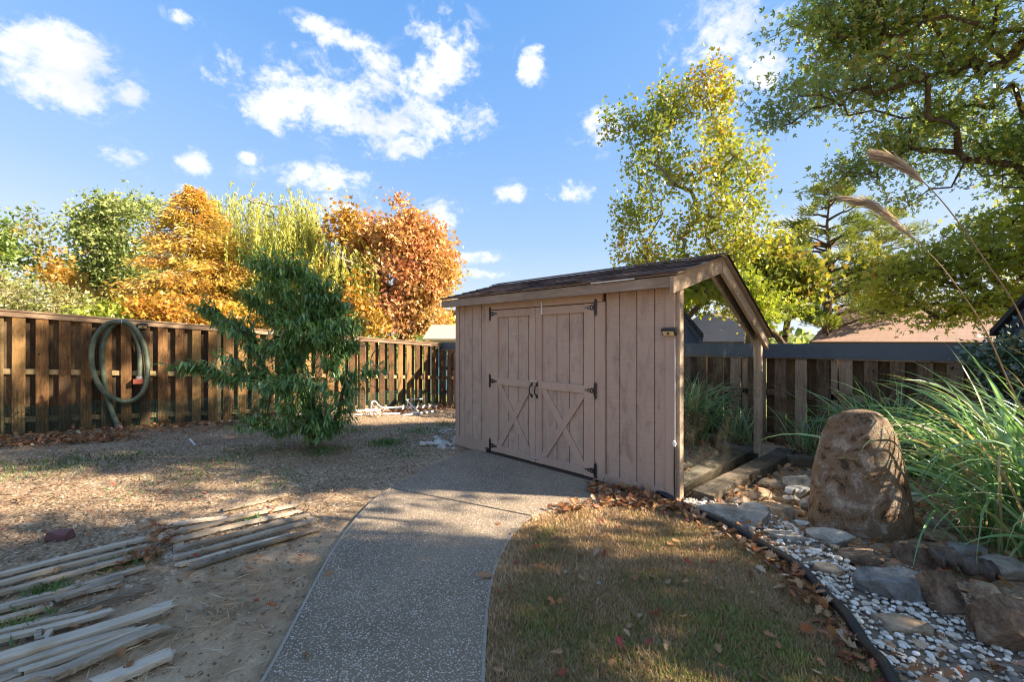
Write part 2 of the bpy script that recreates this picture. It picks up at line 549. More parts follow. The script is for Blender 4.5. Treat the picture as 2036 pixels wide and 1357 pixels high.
def ground_mat(name, kind):
    m, N = newmat(name)
    P = wpos(N)
    big = N.noise(P, 0.9, 5, 0.6, 0.3)
    mid = N.noise(P, 7.0, 5, 0.65, 0.3)
    fin = N.noise(P, 55.0, 4, 0.7)
    if kind == 'dirt':
        c1 = N.ramp(N.math('ADD', N.math('MULTIPLY', big, 0.5), N.math('MULTIPLY', mid, 0.5)), [(0.33, (0.20, 0.135, 0.082)), (0.5, (0.37, 0.26, 0.162)), (0.66, (0.53, 0.40, 0.265))])
        # litter of chips beyond the bare strip
        vo = N.n('ShaderNodeTexVoronoi', ins={'Scale': 42.0}); N.set(vo, 'Vector', N.scalevec(P, (1, 1.0, 1)))
        cid = N.n('ShaderNodeSeparateXYZ'); N.set(cid, 0, vo.outputs['Color'])
        chips = N.ramp(cid.outputs[0], [(0.0, (0.09, 0.06, 0.037)), (0.35, (0.20, 0.14, 0.088)), (0.7, (0.36, 0.265, 0.17)), (0.93, (0.50, 0.42, 0.31)), (1.0, (0.66, 0.60, 0.50))])
        sx = N.n('ShaderNodeSeparateXYZ'); N.set(sx, 0, P)
        zone = N.smooth(N.math('ADD', sx.outputs[0], N.math('MULTIPLY', N.math('SUBTRACT', big, 0.5), 2.5)), -3.4, -4.4)
        zone2 = N.smooth(N.math('ADD', sx.outputs[0], N.math('MULTIPLY', N.math('SUBTRACT', big, 0.5), 0.6)), -2.15, -1.95)
        zone = N.math('MAXIMUM', zone, zone2)
        zone = N.math('MULTIPLY', zone, N.smooth(mid, 0.34, 0.60, 0.10, 0.85))
        c = N.mix(zone, c1, chips)
        # grass beyond the yard
        gx = N.smooth(sx.outputs[0], -11.2, -11.6)
        gy = N.smooth(sx.outputs[1], 8.1, 8.6)
        gcol = N.ramp(mid, [(0.3, (0.10, 0.125, 0.035)), (0.7, (0.26, 0.25, 0.08))])
        c = N.mix(N.math('MAXIMUM', gx, gy), c, gcol)
        h = N.math('ADD', N.math('MULTIPLY', mid, 0.5), N.math('MULTIPLY', fin, 0.5))
        h = N.math('ADD', h, N.math('MULTIPLY', N.math('MULTIPLY', cid.outputs[1], zone), 0.5))
        k = N.math('ADD', 0.7, N.math('MULTIPLY', fin, 0.6))
        kc = N.n('ShaderNodeCombineXYZ'); [N.set(kc, i, k) for i in range(3)]
        c = N.mix(1.0, c, kc.outputs[0], 'MULTIPLY')
        return finish(m, N, c, 0.95, h, 0.9, 0.02, spec=0.1)
    if kind == 'lawn':
        c = N.ramp(N.math('ADD', N.math('MULTIPLY', mid, 0.6), N.math('MULTIPLY', fin, 0.4)), [(0.3, (0.13, 0.09, 0.055)), (0.6, (0.32, 0.235, 0.14)), (0.8, (0.42, 0.33, 0.21))])
        return finish(m, N, c, 0.95, fin, 0.8, 0.01, spec=0.1)
    c = N.ramp(N.math('ADD', N.math('MULTIPLY', mid, 0.6), N.math('MULTIPLY', fin, 0.4)), [(0.3, (0.10, 0.075, 0.055)), (0.6, (0.26, 0.21, 0.155)), (0.8, (0.42, 0.36, 0.28))])
    return finish(m, N, c, 0.95, fin, 0.8, 0.01, spec=0.1)


M_dirt = ground_mat('dirt_and_litter', 'dirt')
M_lawnsoil = ground_mat('thatch', 'lawn')
M_bedsoil = ground_mat('bed_soil', 'bed')

# exposed aggregate concrete
m, N = newmat('exposed_aggregate')
P = wpos(N)
wv = N.n('ShaderNodeVectorMath', operation='ADD'); N.set(wv, 0, P)
nn = N.n('ShaderNodeTexNoise', ins={'Scale': 30.0, 'Detail': 2.0}); N.set(nn, 'Vector', P)
N.set(wv, 1, N.scalevec(nn.outputs['Color'], (0.010, 0.010, 0.010)))
vo = N.n('ShaderNodeTexVoronoi', ins={'Scale': 98.0}); N.set(vo, 'Vector', wv.outputs[0])
sx = N.n('ShaderNodeSeparateXYZ'); N.set(sx, 0, vo.outputs['Color'])
stone = N.ramp(sx.outputs[0], [(0.0, (0.11, 0.09, 0.07)), (0.18, (0.24, 0.19, 0.14)), (0.38, (0.44, 0.34, 0.23)), (0.60, (0.50, 0.44, 0.36)), (0.85, (0.60, 0.55, 0.47)), (1.0, (0.76, 0.72, 0.64))])
edge = N.smooth(vo.outputs['Distance'], 0.30, 0.50)
keep = N.smooth(sx.outputs[1], 0.08, 0.14)
big = N.noise(P, 1.6, 5, 0.6)
mat_c = N.ramp(big, [(0.3, (0.135, 0.105, 0.073)), (0.7, (0.25, 0.195, 0.135))])
sm = N.math('MULTIPLY', N.math('SUBTRACT', 1.0, edge), keep)
cc = N.mix(sm, mat_c, stone)
dirtf = N.smooth(N.noise(P, 3.0, 6, 0.7, 0.5), 0.46, 0.72)
cc = N.mix(N.math('MULTIPLY', dirtf, 0.50), cc, (0.27, 0.22, 0.16, 1))
M_aggr = finish(m, N, cc, 0.75, sm, 0.6, 0.006, spec=0.3)
M_concrete = simple('smooth_concrete_edge', (0.30, 0.265, 0.215), 0.9, 0, 25, 0.35, 0.5)


def stonemat(name, stops, nscale=5, bstr=0.7):
    m, N = newmat(name)
    P = wpos(N)
    oi = N.n('ShaderNodeObjectInfo').outputs['Random']
    a = N.noise(P, nscale, 8, 0.68, 0.5)
    b = N.noise(P, nscale * 9, 5, 0.7)
    f = N.math('ADD', N.math('MULTIPLY', a, 0.75), N.math('MULTIPLY', b, 0.25))
    f = N.math('ADD', f, N.math('MULTIPLY', N.math('SUBTRACT', oi, 0.5), 0.12))
    return finish(m, N, N.ramp(f, stops), 0.85, N.math('ADD', a, N.math('MULTIPLY', b, 0.6)), bstr, 0.02, spec=0.2)


M_boulder = stonemat('ironstone', [(0.34, (0.030, 0.021, 0.015)), (0.41, (0.095, 0.060, 0.038)), (0.47, (0.26, 0.16, 0.09)), (0.51, (0.20, 0.145, 0.10)), (0.56, (0.33, 0.26, 0.195)), (0.66, (0.54, 0.45, 0.35))], 8.0, 1.6)
M_rockgrey = stonemat('grey_limestone', [(0.33, (0.11, 0.095, 0.075)), (0.5, (0.33, 0.30, 0.255)), (0.7, (0.52, 0.48, 0.41))], 7, 1.0)
M_rockblue = stonemat('blue_grey_slate', [(0.33, (0.09, 0.09, 0.085)), (0.5, (0.24, 0.235, 0.22)), (0.7, (0.40, 0.385, 0.35))], 6, 1.0)
M_rocktan = stonemat('tan_sandstone', [(0.33, (0.14, 0.095, 0.06)), (0.5, (0.38, 0.28, 0.185)), (0.7, (0.56, 0.46, 0.34))], 7, 1.0)
M_rockbrown = stonemat('brown_sandstone', [(0.35, (0.045, 0.030, 0.02)), (0.5, (0.19, 0.13, 0.088)), (0.66, (0.36, 0.285, 0.21))], 7, 1.0)
M_rockwhite = stonemat('white_limestone', [(0.33, (0.30, 0.27, 0.22)), (0.5, (0.52, 0.49, 0.43)), (0.7, (0.68, 0.66, 0.61))])
m, N = newmat('river_pebble')
at = N.n('ShaderNodeAttribute', attribute_name='rnd').outputs['Fac']
oi = N.n('ShaderNodeObjectInfo').outputs['Random']
f = N.math('FRACT', N.math('ADD', N.math('MULTIPLY', oi, 7.3), at))
pc = N.ramp(f, [(0.0, (0.12, 0.11, 0.10)), (0.10, (0.28, 0.24, 0.20)), (0.24, (0.48, 0.41, 0.32)), (0.45, (0.56, 0.50, 0.42)), (0.75, (0.68, 0.63, 0.55)), (1.0, (0.78, 0.75, 0.69))])
pn = N.noise(wpos(N), 40, 4, 0.6)
pc = N.mix(N.smooth(pn, 0.5, 0.8, 0.0, 0.4), pc, (0.32, 0.27, 0.2, 1))
M_pebble = finish(m, N, pc, 0.6, pn, 0.15, 0.003, spec=0.35)

# shingles
m, N = newmat('brown_shingle')
P = wpos(N)
oi = N.n('ShaderNodeObjectInfo').outputs['Random']
f = N.math('ADD', N.math('MULTIPLY', oi, 0.5), N.math('MULTIPLY', N.noise(P, 30, 4, 0.7), 0.5))
M_shingle = finish(m, N, N.ramp(f, [(0.2, (0.032, 0.022, 0.02)), (0.5, (0.075, 0.050, 0.045)), (0.8, (0.15, 0.108, 0.095))]), 0.95, N.noise(P, 300, 2), 0.5, 0.003, spec=0.1)
m, N = newmat('far_roof_shingle')
P = wpos(N)
br = N.n('ShaderNodeTexBrick', ins={'Scale': 1.0, 'Mortar Size': 0.012, 'Brick Width': 0.5, 'Row Height': 0.16, 'Color1': (0.42, 0.27, 0.205, 1), 'Color2': (0.30, 0.20, 0.155, 1), 'Mortar': (0.17, 0.11, 0.09, 1)})
tcn = N.n('ShaderNodeTexCoord'); N.set(br, 'Vector', tcn.outputs['Object'])
M_farroof = finish(m, N, N.mix(N.noise(P, 1.5, 4), br.outputs[0], (0.40, 0.28, 0.22, 1)), 0.95, spec=0.1)


# ------------------------------------------------------------------ terrain
def hgt(x, y):
    x = np.asarray(x, float); y = np.asarray(y, float)
    w = sstep(-x, 5.6, 11.0)
    h = -0.045 * np.clip(y, -1.2, 9.0) * w
    h = h - 0.75 * sstep(y, 8.2, 17.0) * (1 - 0.4 * w)
    h = h - 0.45 * sstep(-x, 12.0, 20.0)
    return h


def hz(x, y):
    return float(hgt(x, y))


def in_poly(x, y, poly):
    x = np.asarray(x); y = np.asarray(y)
    c = np.zeros(x.shape, bool)
    n = len(poly)
    for i in range(n):
        x0, y0 = poly[i][0], poly[i][1]; x1, y1 = poly[(i + 1) % n][0], poly[(i + 1) % n][1]
        k = (y0 > y) != (y1 > y)
        with np.errstate(divide='ignore', invalid='ignore'):
            c ^= k & (x < (x1 - x0) * (y - y0) / (y1 - y0 + 1e-12) + x0)
    return c


def dist_poly(x, y, P):
    d = np.full(np.shape(x), 1e9)
    for i in range(len(P) - 1):
        ax, ay = P[i][0], P[i][1]; bx, by = P[i + 1][0] - ax, P[i + 1][1] - ay
        L = bx * bx + by * by + 1e-12
        t = np.clip(((x - ax) * bx + (y - ay) * by) / L, 0, 1)
        d = np.minimum(d, np.hypot(x - ax - t * bx, y - ay - t * by))
    return d


def growth(a, b, step, far, k=1.35):
    out = [a]
    s = step
    while out[-1] > -far:
        s *= k; out.append(out[-1] - s)
    lo = out[::-1][:-1]
    core = list(np.arange(a, b, step))
    out = [core[-1]]; s = step
    while out[-1] < far:
        s *= k; out.append(out[-1] + s)
    return np.array(lo + core + out[1:])


# outlines, in yard coordinates
PATH_L = [Gp(*p) for p in ((430, 1500), (525, 1357), (600, 1215), (650, 1120), (690, 1060), (735, 1008), (775, 977))]
PATH_R = [Gp(*p) for p in ((1060, 1035), (1025, 1068), (1003, 1105), (985, 1150), (974, 1210), (968, 1290), (966, 1357), (965, 1500))]
lower = [(p.x, p.y) for p in smooth_path(PATH_L, 5)] + [(p.x, p.y) for p in smooth_path(PATH_R, 5)]
upper = [(p.x, p.y) for p in smooth_path([Gp(777, 976), Gp(850, 935), Gp(915, 907), Gp(972, 893)], 4)] + [(-4.9, 4.175), (-2.88, 4.175), (-2.18, 4.12)] + \
        [(p.x, p.y) for p in smooth_path([Gp(1330, 1020), Gp(1255, 1012), Gp(1190, 1012), Gp(1110, 1022), Gp(1062, 1034)], 4)]
HOSE = [Gp(*p) for p in ((1278, 984), (1330, 1006), (1400, 1040), (1475, 1078), (1540, 1118), (1600, 1165), (1650, 1215), (1692, 1270), (1728, 1320), (1765, 1375), (1830, 1500))]
HOSE_S = smooth_path(HOSE, 6)
LAWN = [(p.x, p.y) for p in smooth_path(PATH_R, 4)] + [(-0.7, 0.3), (0.6, -0.3)] + [(p.x, p.y) for p in HOSE_S[::-1]] + [(-2.1, 4.1)] + [(p.x, p.y) for p in [Gp(1255, 1012), Gp(1190, 1012), Gp(1110, 1022)]]
GRAVEL = [(p.x, p.y) for p in HOSE_S[6:]] + [(1.6, 0.6)] + [(p.x, p.y) for p in [Gp(2150, 1330), Gp(2036, 1300), Gp(1960, 1262), Gp(1850, 1205), Gp(1745, 1180), Gp(1700, 1140), Gp(1640, 1100), Gp(1570, 1050), Gp(1500, 1020), Gp(1400, 1000)]]

xs = growth(-12.0, 3.0, 0.07, 900); ys = growth(-1.5, 9.0, 0.07, 900)
GX, GY = np.meshgrid(xs, ys, indexing='ij')
HZ = hgt(GX, GY)
near = (1 - sstep(np.abs(GX + 4.5), 8, 11)) * (1 - sstep(np.abs(GY - 3.5), 6, 8))
pp = np.stack([GX, GY, GX * 0], -1)
inpath = in_poly(GX, GY, lower) | in_poly(GX, GY, upper)
dp = np.minimum(dist_poly(GX, GY, lower + lower[:1]), dist_poly(GX, GY, upper + upper[:1]))
damp = np.where(inpath, 0, sstep(dp, 0.02, 0.25)) * (1 - .75 * (sstep(GX, -5.4, -4.9) * (1 - sstep(GY, 1.5, 1.9)) * sstep(GY, -1.5, -1.2)))
HZ = HZ + near * damp * (0.030 * fbm(pp, 1.3, 4) + 0.012 * fbm(pp, 7.0, 2)) - np.where(inpath, 0.03, 0)
nx, ny = len(xs), len(ys)
idx = np.arange(nx * ny).reshape(nx, ny)
F = np.stack([idx[:-1, :-1], idx[1:, :-1], idx[1:, 1:], idx[:-1, 1:]], -1).reshape(-1, 4)
g = link('ground', npmesh('ground', np.stack([GX, GY, HZ], -1).reshape(-1, 3), F, smooth=True), M_dirt)
g['kind'] = 'structure'


def sheet(name, poly, mat, z, step=0.04, amp=0.012):
    a = np.array([(p[0], p[1]) for p in poly])
    x = np.arange(a[:, 0].min() - step, a[:, 0].max() + step, step); y = np.arange(a[:, 1].min() - step, a[:, 1].max() + step, step)
    X, Y = np.meshgrid(x, y, indexing='ij')
    q = np.stack([X, Y, X * 0], -1)
    Zz = z + hgt(X, Y) + amp * fbm(q, 2.0, 3)
    ii = np.arange(X.size).reshape(X.shape)
    F = np.stack([ii[:-1, :-1], ii[1:, :-1], ii[1:, 1:], ii[:-1, 1:]], -1).reshape(-1, 4)
    cx = (X[:-1, :-1] + step / 2).ravel(); cyy = (Y[:-1, :-1] + step / 2).ravel()
    F = F[in_poly(cx, cyy, poly)]
    used = np.unique(F); mp = np.full(X.size, -1); mp[used] = np.arange(len(used))
    o = link(name, npmesh(name, np.stack([X, Y, Zz], -1).reshape(-1, 3)[used], mp[F], smooth=True), mat)
    o['kind'] = 'structure'
    return o


lawn = sheet('lawn', LAWN, M_lawnsoil, 0.028)
bed = sheet('gravel_bed', GRAVEL, M_bedsoil, 0.034)


def slab(name, poly, top, thick, mat):
    import bmesh
    bm = bmesh.new()
    vs = [bm.verts.new((x, y, top)) for x, y in poly]
    f = bm.faces.new(vs)
    if f.normal.z < 0:
        f.normal_flip()
    bm.normal_update()
    r = bmesh.ops.extrude_face_region(bm, geom=[f])
    for v in r['geom']:
        if isinstance(v, bmesh.types.BMVert):
            v.co.z = top
    for v in vs:
        v.co.z = top - thick
    bmesh.ops.recalc_face_normals(bm, faces=bm.faces[:])
    ed = [e for e in bm.edges if all(abs(v.co.z - top) < 1e-5 for v in e.verts) and len(e.link_faces) == 2 and abs(e.link_faces[0].normal.z - e.link_faces[1].normal.z) > 0.5]
    bmesh.ops.bevel(bm, geom=ed, offset=0.012, segments=2, affect='EDGES', profile=0.6)
    me = bpy.data.meshes.new(name); bm.to_mesh(me); bm.free()
    return link(name, me, mat)


path = slab('path', lower, 0.034, 0.10, M_aggr)
path['kind'] = 'structure'
ap = slab('path_slab', upper, 0.036, 0.10, M_aggr)
ap.parent = path
# smooth trowelled border along the path edge
bd = MB()
for PL in (smooth_path(PATH_L, 6), smooth_path(PATH_R, 6)):
    sgn = 1 if PL[0].y < PL[-1].y else -1
    for i in range(len(PL) - 1):
        a, b = PL[i], PL[i + 1]
        d = (b - a).normalized(); nrm = Vector((d.y, -d.x, 0))
        for q0, q1 in ((0.003, 0.020),):
            bd.add([a + nrm * q0 + Vector((0, 0, 0.0375)), b + nrm * q0 + Vector((0, 0, 0.0375)), b + nrm * q1 + Vector((0, 0, 0.0375)), a + nrm * q1 + Vector((0, 0, 0.0375))], [(0, 3, 2, 1)])
bd.obj('path_edging', M_concrete, path)

# ------------------------------------------------------------------ garden shed
YF = 4.2
shed = empty('garden_shed', 'taupe wooden garden shed with crossbuck double doors and brown shingle roof', 'shed', (-3.85, 4.2, 0))
SO = Vector((-3.85, 4.2, 0))


class SP(MB):
    """mesh in yard coordinates stored relative to a thing's origin"""
    def put(s, name, mat, parent, org, smooth=False):
        s.V = [(v[0] - org[0], v[1] - org[1], v[2] - org[2]) for v in s.V]
        return s.obj(name, mat, parent, smooth)


def sbox(name, a, b, mat, parent=None, cham=True):
    """plank with eased edges between two corners"""
    a = Vector(a); b = Vector(b)
    s = b - a
    ax = max(range(3), key=lambda i: s[i])
    c = (a + b) / 2
    p0 = c.copy(); p1 = c.copy(); p0[ax] = a[ax]; p1[ax] = b[ax]
    up = Vector((0, 0, 1)) if ax != 2 else Vector((0, 1, 0))
    d = Vector([0, 0, 0]); d[ax] = 1
    sd = d.cross(up)
    w = abs(s.dot(sd)); h = abs(s.dot(up))
    mb = SP(); mb.bar(p0, p1, w, h, 0.10 if cham else 0.02, up)
    return mb.put(name, mat, parent or shed, SO)


roofz = lambda y: 2.235 + (y - 4.02) * (2.544 - 2.235) / (5.156 - 4.02) if y <= 5.156 else 2.544 - (y - 5.156) * (2.544 - 1.655) / (6.70 - 5.156)
wt_ = 2.12
# core body behind the cladding
b = SP()
prof = [(YF + 0.02, 0.02), (6.60, 0.02), (6.60, roofz(6.60) - 0.03), (5.156, roofz(5.156) - 0.03), (YF + 0.02, roofz(YF) - 0.03)]
V = [(x, y, z) for x in (-5.58, -2.118) for y, z in prof]
b.add(V, [(0, 1, 2, 3, 4), (9, 8, 7, 6, 5)] + [(i, 5 + i, 5 + (i + 1) % 5, (i + 1) % 5) for i in range(5)])
b.put('wall_core', M_groove, shed, SO)
gp = 0.005
for x0, x1 in ((-5.526, -5.40), (-5.40, -5.212), (-5.212, -5.014), (-5.014, -4.90)):
    sbox('siding_board', (x0 + gp, YF, 0.04), (x1 - gp, YF + 0.022, wt_), M_paint)
for x0, x1 in ((-2.89, -2.717), (-2.717, -2.512), (-2.512, -2.310), (-2.310, -2.184)):
    sbox('siding_board', (x0 + gp, YF, 0.04), (x1 - gp, YF + 0.022, wt_), M_paint)
# siding on the two hidden walls
for i in range(12):
    y0 = YF + 0.01 + i * 0.2; sbox('siding_board', (-5.60, y0 + gp, 0.03), (-5.578, y0 + 0.2 - gp, min(roofz(y0), roofz(y0 + 0.2)) - 0.04), M_paint)
for i in range(17):
    x0 = -5.58 + i * 0.2035; sbox('siding_board', (x0 + gp, 6.60, 0.03), (x0 + 0.2035 - gp, 6.622, 1.64), M_paint)
sbox('corner_trim', (-5.61, YF - 0.018, 0.02), (-5.526, YF + 0.03, wt_), M_trim)
sbox('corner_trim', (-2.184, YF - 0.018, 0.0), (-2.088, YF + 0.010, wt_), M_trim)
sbox('base_trim', (-5.524, YF - 0.020, 0.012), (-4.90, YF - 0.001, 0.172), M_trim)
sbox('base_trim', (-2.890, YF - 0.020, 0.0), (-2.186, YF - 0.001, 0.138), M_trim)
sbox('door_jamb', (-4.898, YF - 0.022, 0.10), (-4.782, YF + 0.01, 2.03), M_trim)
sbox('door_jamb', (-3.022, YF - 0.022, 0.055), (-2.893, YF + 0.01, 2.03), M_trim)
sbox('door_header', (-4.92, YF - 0.024, 2.032), (-2.925, YF + 0.01, 2.13), M_trim)
sbox('door_sill', (-4.78, YF - 0.012, 0.02), (-3.024, YF + 0.01, 0.055), M_groove)


def door(x0, x1, sl, sr, grooves, hinge_side, zoff):
    """x0..x1 the leaf, sl and sr widths of its stiles"""
    o = bpy.data.objects.new('door', None); COL.objects.link(o); o.parent = shed; o.empty_display_size = 0.1
    z0, z1 = 0.072, 2.022
    yf = YF - 0.030

    def db(name, a, b, mat):
        return sbox(name, a, b, mat, o)
    gs = [x0 + sl - 0.01] + grooves + [x1 - sr + 0.01]
    for a, b in zip(gs[:-1], gs[1:]):
        db('door_board', (a + gp, YF - 0.002, z0 + 0.02), (b - gp, YF + 0.012, z1 - 0.02), M_paint)
    db('stile', (x0, yf, z0), (x0 + sl, YF + 0.004, z1), M_trim)
    db('stile', (x1 - sr, yf, z0), (x1, YF + 0.004, z1), M_trim)
    db('rail', (x0 + sl + .001, yf + 0.001, z1 - 0.098), (x1 - sr - .001, YF, z1 - 0.001), M_trim)
    db('rail', (x0 + sl + .001, yf + 0.001, 1.002), (x1 - sr - .001, YF, 1.096), M_trim)
    db('rail', (x0 + sl + .001, yf + 0.001, z0 + 0.001), (x1 - sr - .001, YF, 0.168), M_trim)
    xa, xb = x0 + sl + 0.004, x1 - sr - 0.004
    for k, (pa, pb) in enumerate((((xa + .035, 0.195), (xb - .035, 0.975)), ((xa + .035, 0.975), (xb - .035, 0.195)))):
        mb = SP(); y = yf + 0.007 + 0.004 * k
        p0 = Vector((pa[0], y, pa[1])); p1 = Vector((pb[0], y, pb[1]))
        # ends cut to the frame: clip quad to the opening
        d = (p1 - p0).normalized(); n = Vector((-d.z, 0, d.x)) * 0.042
        e = d * 0.20
        quad = [(p0 - e - n), (p1 + e - n), (p1 + e + n), (p0 - e + n)]
        pts = [(q.x, q.z) for q in quad]

        def clip(pts, f):
            out = []
            for i in range(len(pts)):
                A, B = pts[i], pts[(i + 1) % len(pts)]
                fa, fb = f(A), f(B)
                if fa >= 0: out.append(A)
                if (fa >= 0) != (fb >= 0):
                    t = fa / (fa - fb); out.append((A[0] + (B[0] - A[0]) * t, A[1] + (B[1] - A[1]) * t))
            return out
        for f in (lambda p: p[0] - xa, lambda p: xb - p[0], lambda p: p[1] - 0.170, lambda p: 1.0 - p[1]):
            pts = clip(pts, f)
        nq = len(pts)
        V = [(x, y, z) for x, z in pts] + [(x, YF - 0.001, z) for x, z in pts]
        mb.add(V, [tuple(range(nq)), tuple(range(2 * nq - 1, nq - 1, -1))] + [(i, nq + i, nq + (i + 1) % nq, (i + 1) % nq) for i in range(nq)])
        mb.put('brace', M_trim, o, SO)
    # T hinges
    hx = x0 - 0.012 if hinge_side == 'l' else x1 + 0.022
    sg = 1 if hinge_side == 'l' else -1
    for hzv in (1.975 - zoff, 1.045, 0.150 + zoff):
        mb = SP()
        yb = YF - 0.034

        def plate(pts, m=0, dy=0.006):
            n = len(pts)
            V = [(hx + sg * a, yb - dy, hzv + c) for a, c in pts] + [(hx + sg * a, yb + 0.002, hzv + c) for a, c in pts]
            mb.add(V, [tuple(range(n)), tuple(range(2 * n - 1, n - 1, -1))] + [(i, n + i, n + (i + 1) % n, (i + 1) % n) for i in range(n)], m)
        plate([(-.012, -.062), (-.018, -.075), (-.006, -.082), (0, -.100), (.006, -.082), (.018, -.075), (.012, -.062), (.014, .062), (.018, .075), (.006, .082), (0, .100), (-.006, .082), (-.018, .075), (-.012, .062)])
        plate([(.014, -.028), (.040, -.022), (.055, -.030), (.072, -.016), (.090, -.020), (.105, -.010), (.125, -.012), (.150, 0), (.125, .012), (.105, .010), (.090, .020), (.072, .016), (.055, .030), (.040, .022), (.014, .028)], 0, 0.005)
        mb.tube([(hx + sg * .013, yb - 0.006, hzv - 0.05), (hx + sg * .013, yb - 0.006, hzv + 0.05)], 0.007, 8)
        for a, c in ((0.045, 0), (0.08, 0), (0.118, 0)):
            mb.tube([(hx + sg * a, yb - 0.003, hzv + c), (hx + sg * a, yb - 0.010, hzv + c)], 0.0065, 8, m=1)
        mb.put('hinge', [M_black, M_silver], o, SO)
    return o


dL = door(-4.778, -3.932, 0.142, 0.096, [-4.45, -4.261, -4.07], 'l', 0.0)
dR = door(-3.926, -3.028, 0.104, 0.140, [-3.594, -3.399, -3.199], 'r', 0.0)
for d, hx in ((dL, -3.985), (dR, -3.893)):
    mb = SP()
    mb.tube(smooth_path([(hx, YF - 0.034, 1.045), (hx, YF - 0.060, 1.035), (hx, YF - 0.078, 1.0), (hx, YF - 0.078, 0.96), (hx, YF - 0.060, 0.925), (hx, YF - 0.034, 0.915)], 3), 0.008, 8)
    for z in (1.055, 0.905):
        mb.box((hx - 0.013, YF - 0.037, z - 0.022), (hx + 0.013, YF - 0.030, z + 0.022))
    mb.put('handle', M_black, d, SO, True)
mb = SP(); mb.box((-3.995, YF - 0.045, 1.082), (-3.885, YF - 0.032, 1.104)); mb.tube([(-3.94, YF - 0.060, 1.093), (-3.94, YF - 0.032, 1.093)], 0.010, 8); mb.tube([(-4.0, YF - 0.05, 1.093), (-3.88, YF - 0.05, 1.093)], 0.006, 8)
mb.put('latch', M_silver, dR, SO)
mb = SP(); mb.box((-3.822, YF - 0.038, 1.93), (-3.800, YF - 0.029, 2.07)); mb.tube([(-3.811, YF - 0.042, 1.94), (-3.811, YF - 0.042, 2.085)], 0.005, 8)
mb.put('bolt', M_silver, dR, SO)
mb = SP(); mb.box((-3.975, YF - 0.038, 0.122), (-3.885, YF - 0.029, 0.140)); mb.tube([(-3.98, YF - 0.045, 0.131), (-3.88, YF - 0.045, 0.131)], 0.0055, 8)
mb.put('bolt', M_silver, dR, SO)

# gable side: corner post, rear post, mirror panel between them
sbox('corner_post', (-2.116, YF + 0.011, 0.0), (-2.050, YF + 0.095, 2.15), M_rakewood)
sbox('corner_post', (-2.115, 6.50, 0.11), (-2.052, 6.57, 1.70), M_rakewood)
mb = SP()
mp = [(YF + 0.097, 0.03), (6.50, 0.03), (6.50, roofz(6.50) - 0.04), (5.156, roofz(5.156) - 0.04), (YF + 0.097, roofz(YF + 0.097) - 0.04)]
n = len(mp)
V = [(-2.098, y, z) for y, z in mp] + [(-2.112, y, z) for y, z in mp]
mb.add(V, [tuple(range(n)), tuple(range(2 * n - 1, n - 1, -1))] + [(i, n + i, n + (i + 1) % n, (i + 1) % n) for i in range(n)])
mb.put('mirror', M_mirror, shed, SO)

# roof: deck, fascia, rakes, shingles
roof = bpy.data.objects.new('roof', None); COL.objects.link(roof); roof.parent = shed
XL, XR = -5.75, -1.975
mb = SP()
t = 0.014
V = []
for x in (XL, XR):
    for y, z in ((4.02, 2.235), (5.156, 2.544), (6.70, 1.655)):
        V += [(x, y, z - t), (x, y, z)]
mb.add(V, [(0, 2, 8, 6), (2, 4, 10, 8), (1, 7, 9, 3), (3, 9, 11, 5), (0, 6, 7, 1), (4, 5, 11, 10), (0, 1, 3, 2), (2, 3, 5, 4), (6, 8, 9, 7), (8, 10, 11, 9)])
mb.put('roof_deck', M_barewood, roof, SO)
sbox('fascia', (XL, 4.025, 2.106), (-2.062, 4.060, 2.212), M_barewood, roof)
sbox('rear_fascia', (XL, 6.66, 1.53), (-2.05, 6.69, 1.655), M_barewood, roof)
sbox('soffit', (XL + 0.02, 4.062, 2.122), (-2.12, YF - 0.002, 2.137), M_trim, roof)
for (ya, yb) in ((4.022, 5.150), (5.162, 6.70)):
    za, zb = roofz(ya) - 0.024, roofz(yb) - 0.024
    mb = SP()
    hh = 0.165 if ya < 5 else 0.15
    ys_ = [(ya, za), (yb, zb), (yb, zb - hh), (ya, za - hh)]
    V = [(-2.058, y, z) for y, z in ys_] + [(-2.018, y, z) for y, z in ys_]
    mb.add(V, [(0, 1, 2, 3), (7, 6, 5, 4), (0, 4, 5, 1), (1, 5, 6, 2), (2, 6, 7, 3), (3, 7, 4, 0)])
    mb.put('rake_board', M_rakewood, roof, SO)
# shingle courses on the slope seen from the path
sl = Vector((0, 5.156 - 4.02, 2.544 - 2.235)); slen = sl.length; sdn = sl.normalized(); snm = Vector((0, -sdn.z, sdn.y))
nrow = 8
protos = []
for v in range(5):
    w = (0.28, 0.31, 0.33, 0.30, 0.26)[v]
    mb = MB()
    q = [Vector((0.004, 0, 0)), Vector((w - 0.004, 0, 0)), Vector((w - 0.004, 0, 0)), Vector((0.004, 0, 0))]
    L = 0.175
    th0, th1 = 0.013, 0.002
    V = [q[0] + snm * 0.001, q[1] + snm * 0.001, q[1] + snm * th0, q[0] + snm * th0,
         q[0] + sdn * L + snm * 0.0005, q[1] + sdn * L + snm * 0.0005, q[1] + sdn * L + snm * th1, q[0] + sdn * L + snm * th1]
    mb.add(V, [(0, 1, 2, 3), (7, 6, 5, 4), (0, 4, 5, 1), (1, 5, 6, 2), (2, 6, 7, 3), (3, 7, 4, 0)])
    me = mb.me('shingle'); me.materials.append(M_shingle); protos.append((w, me))
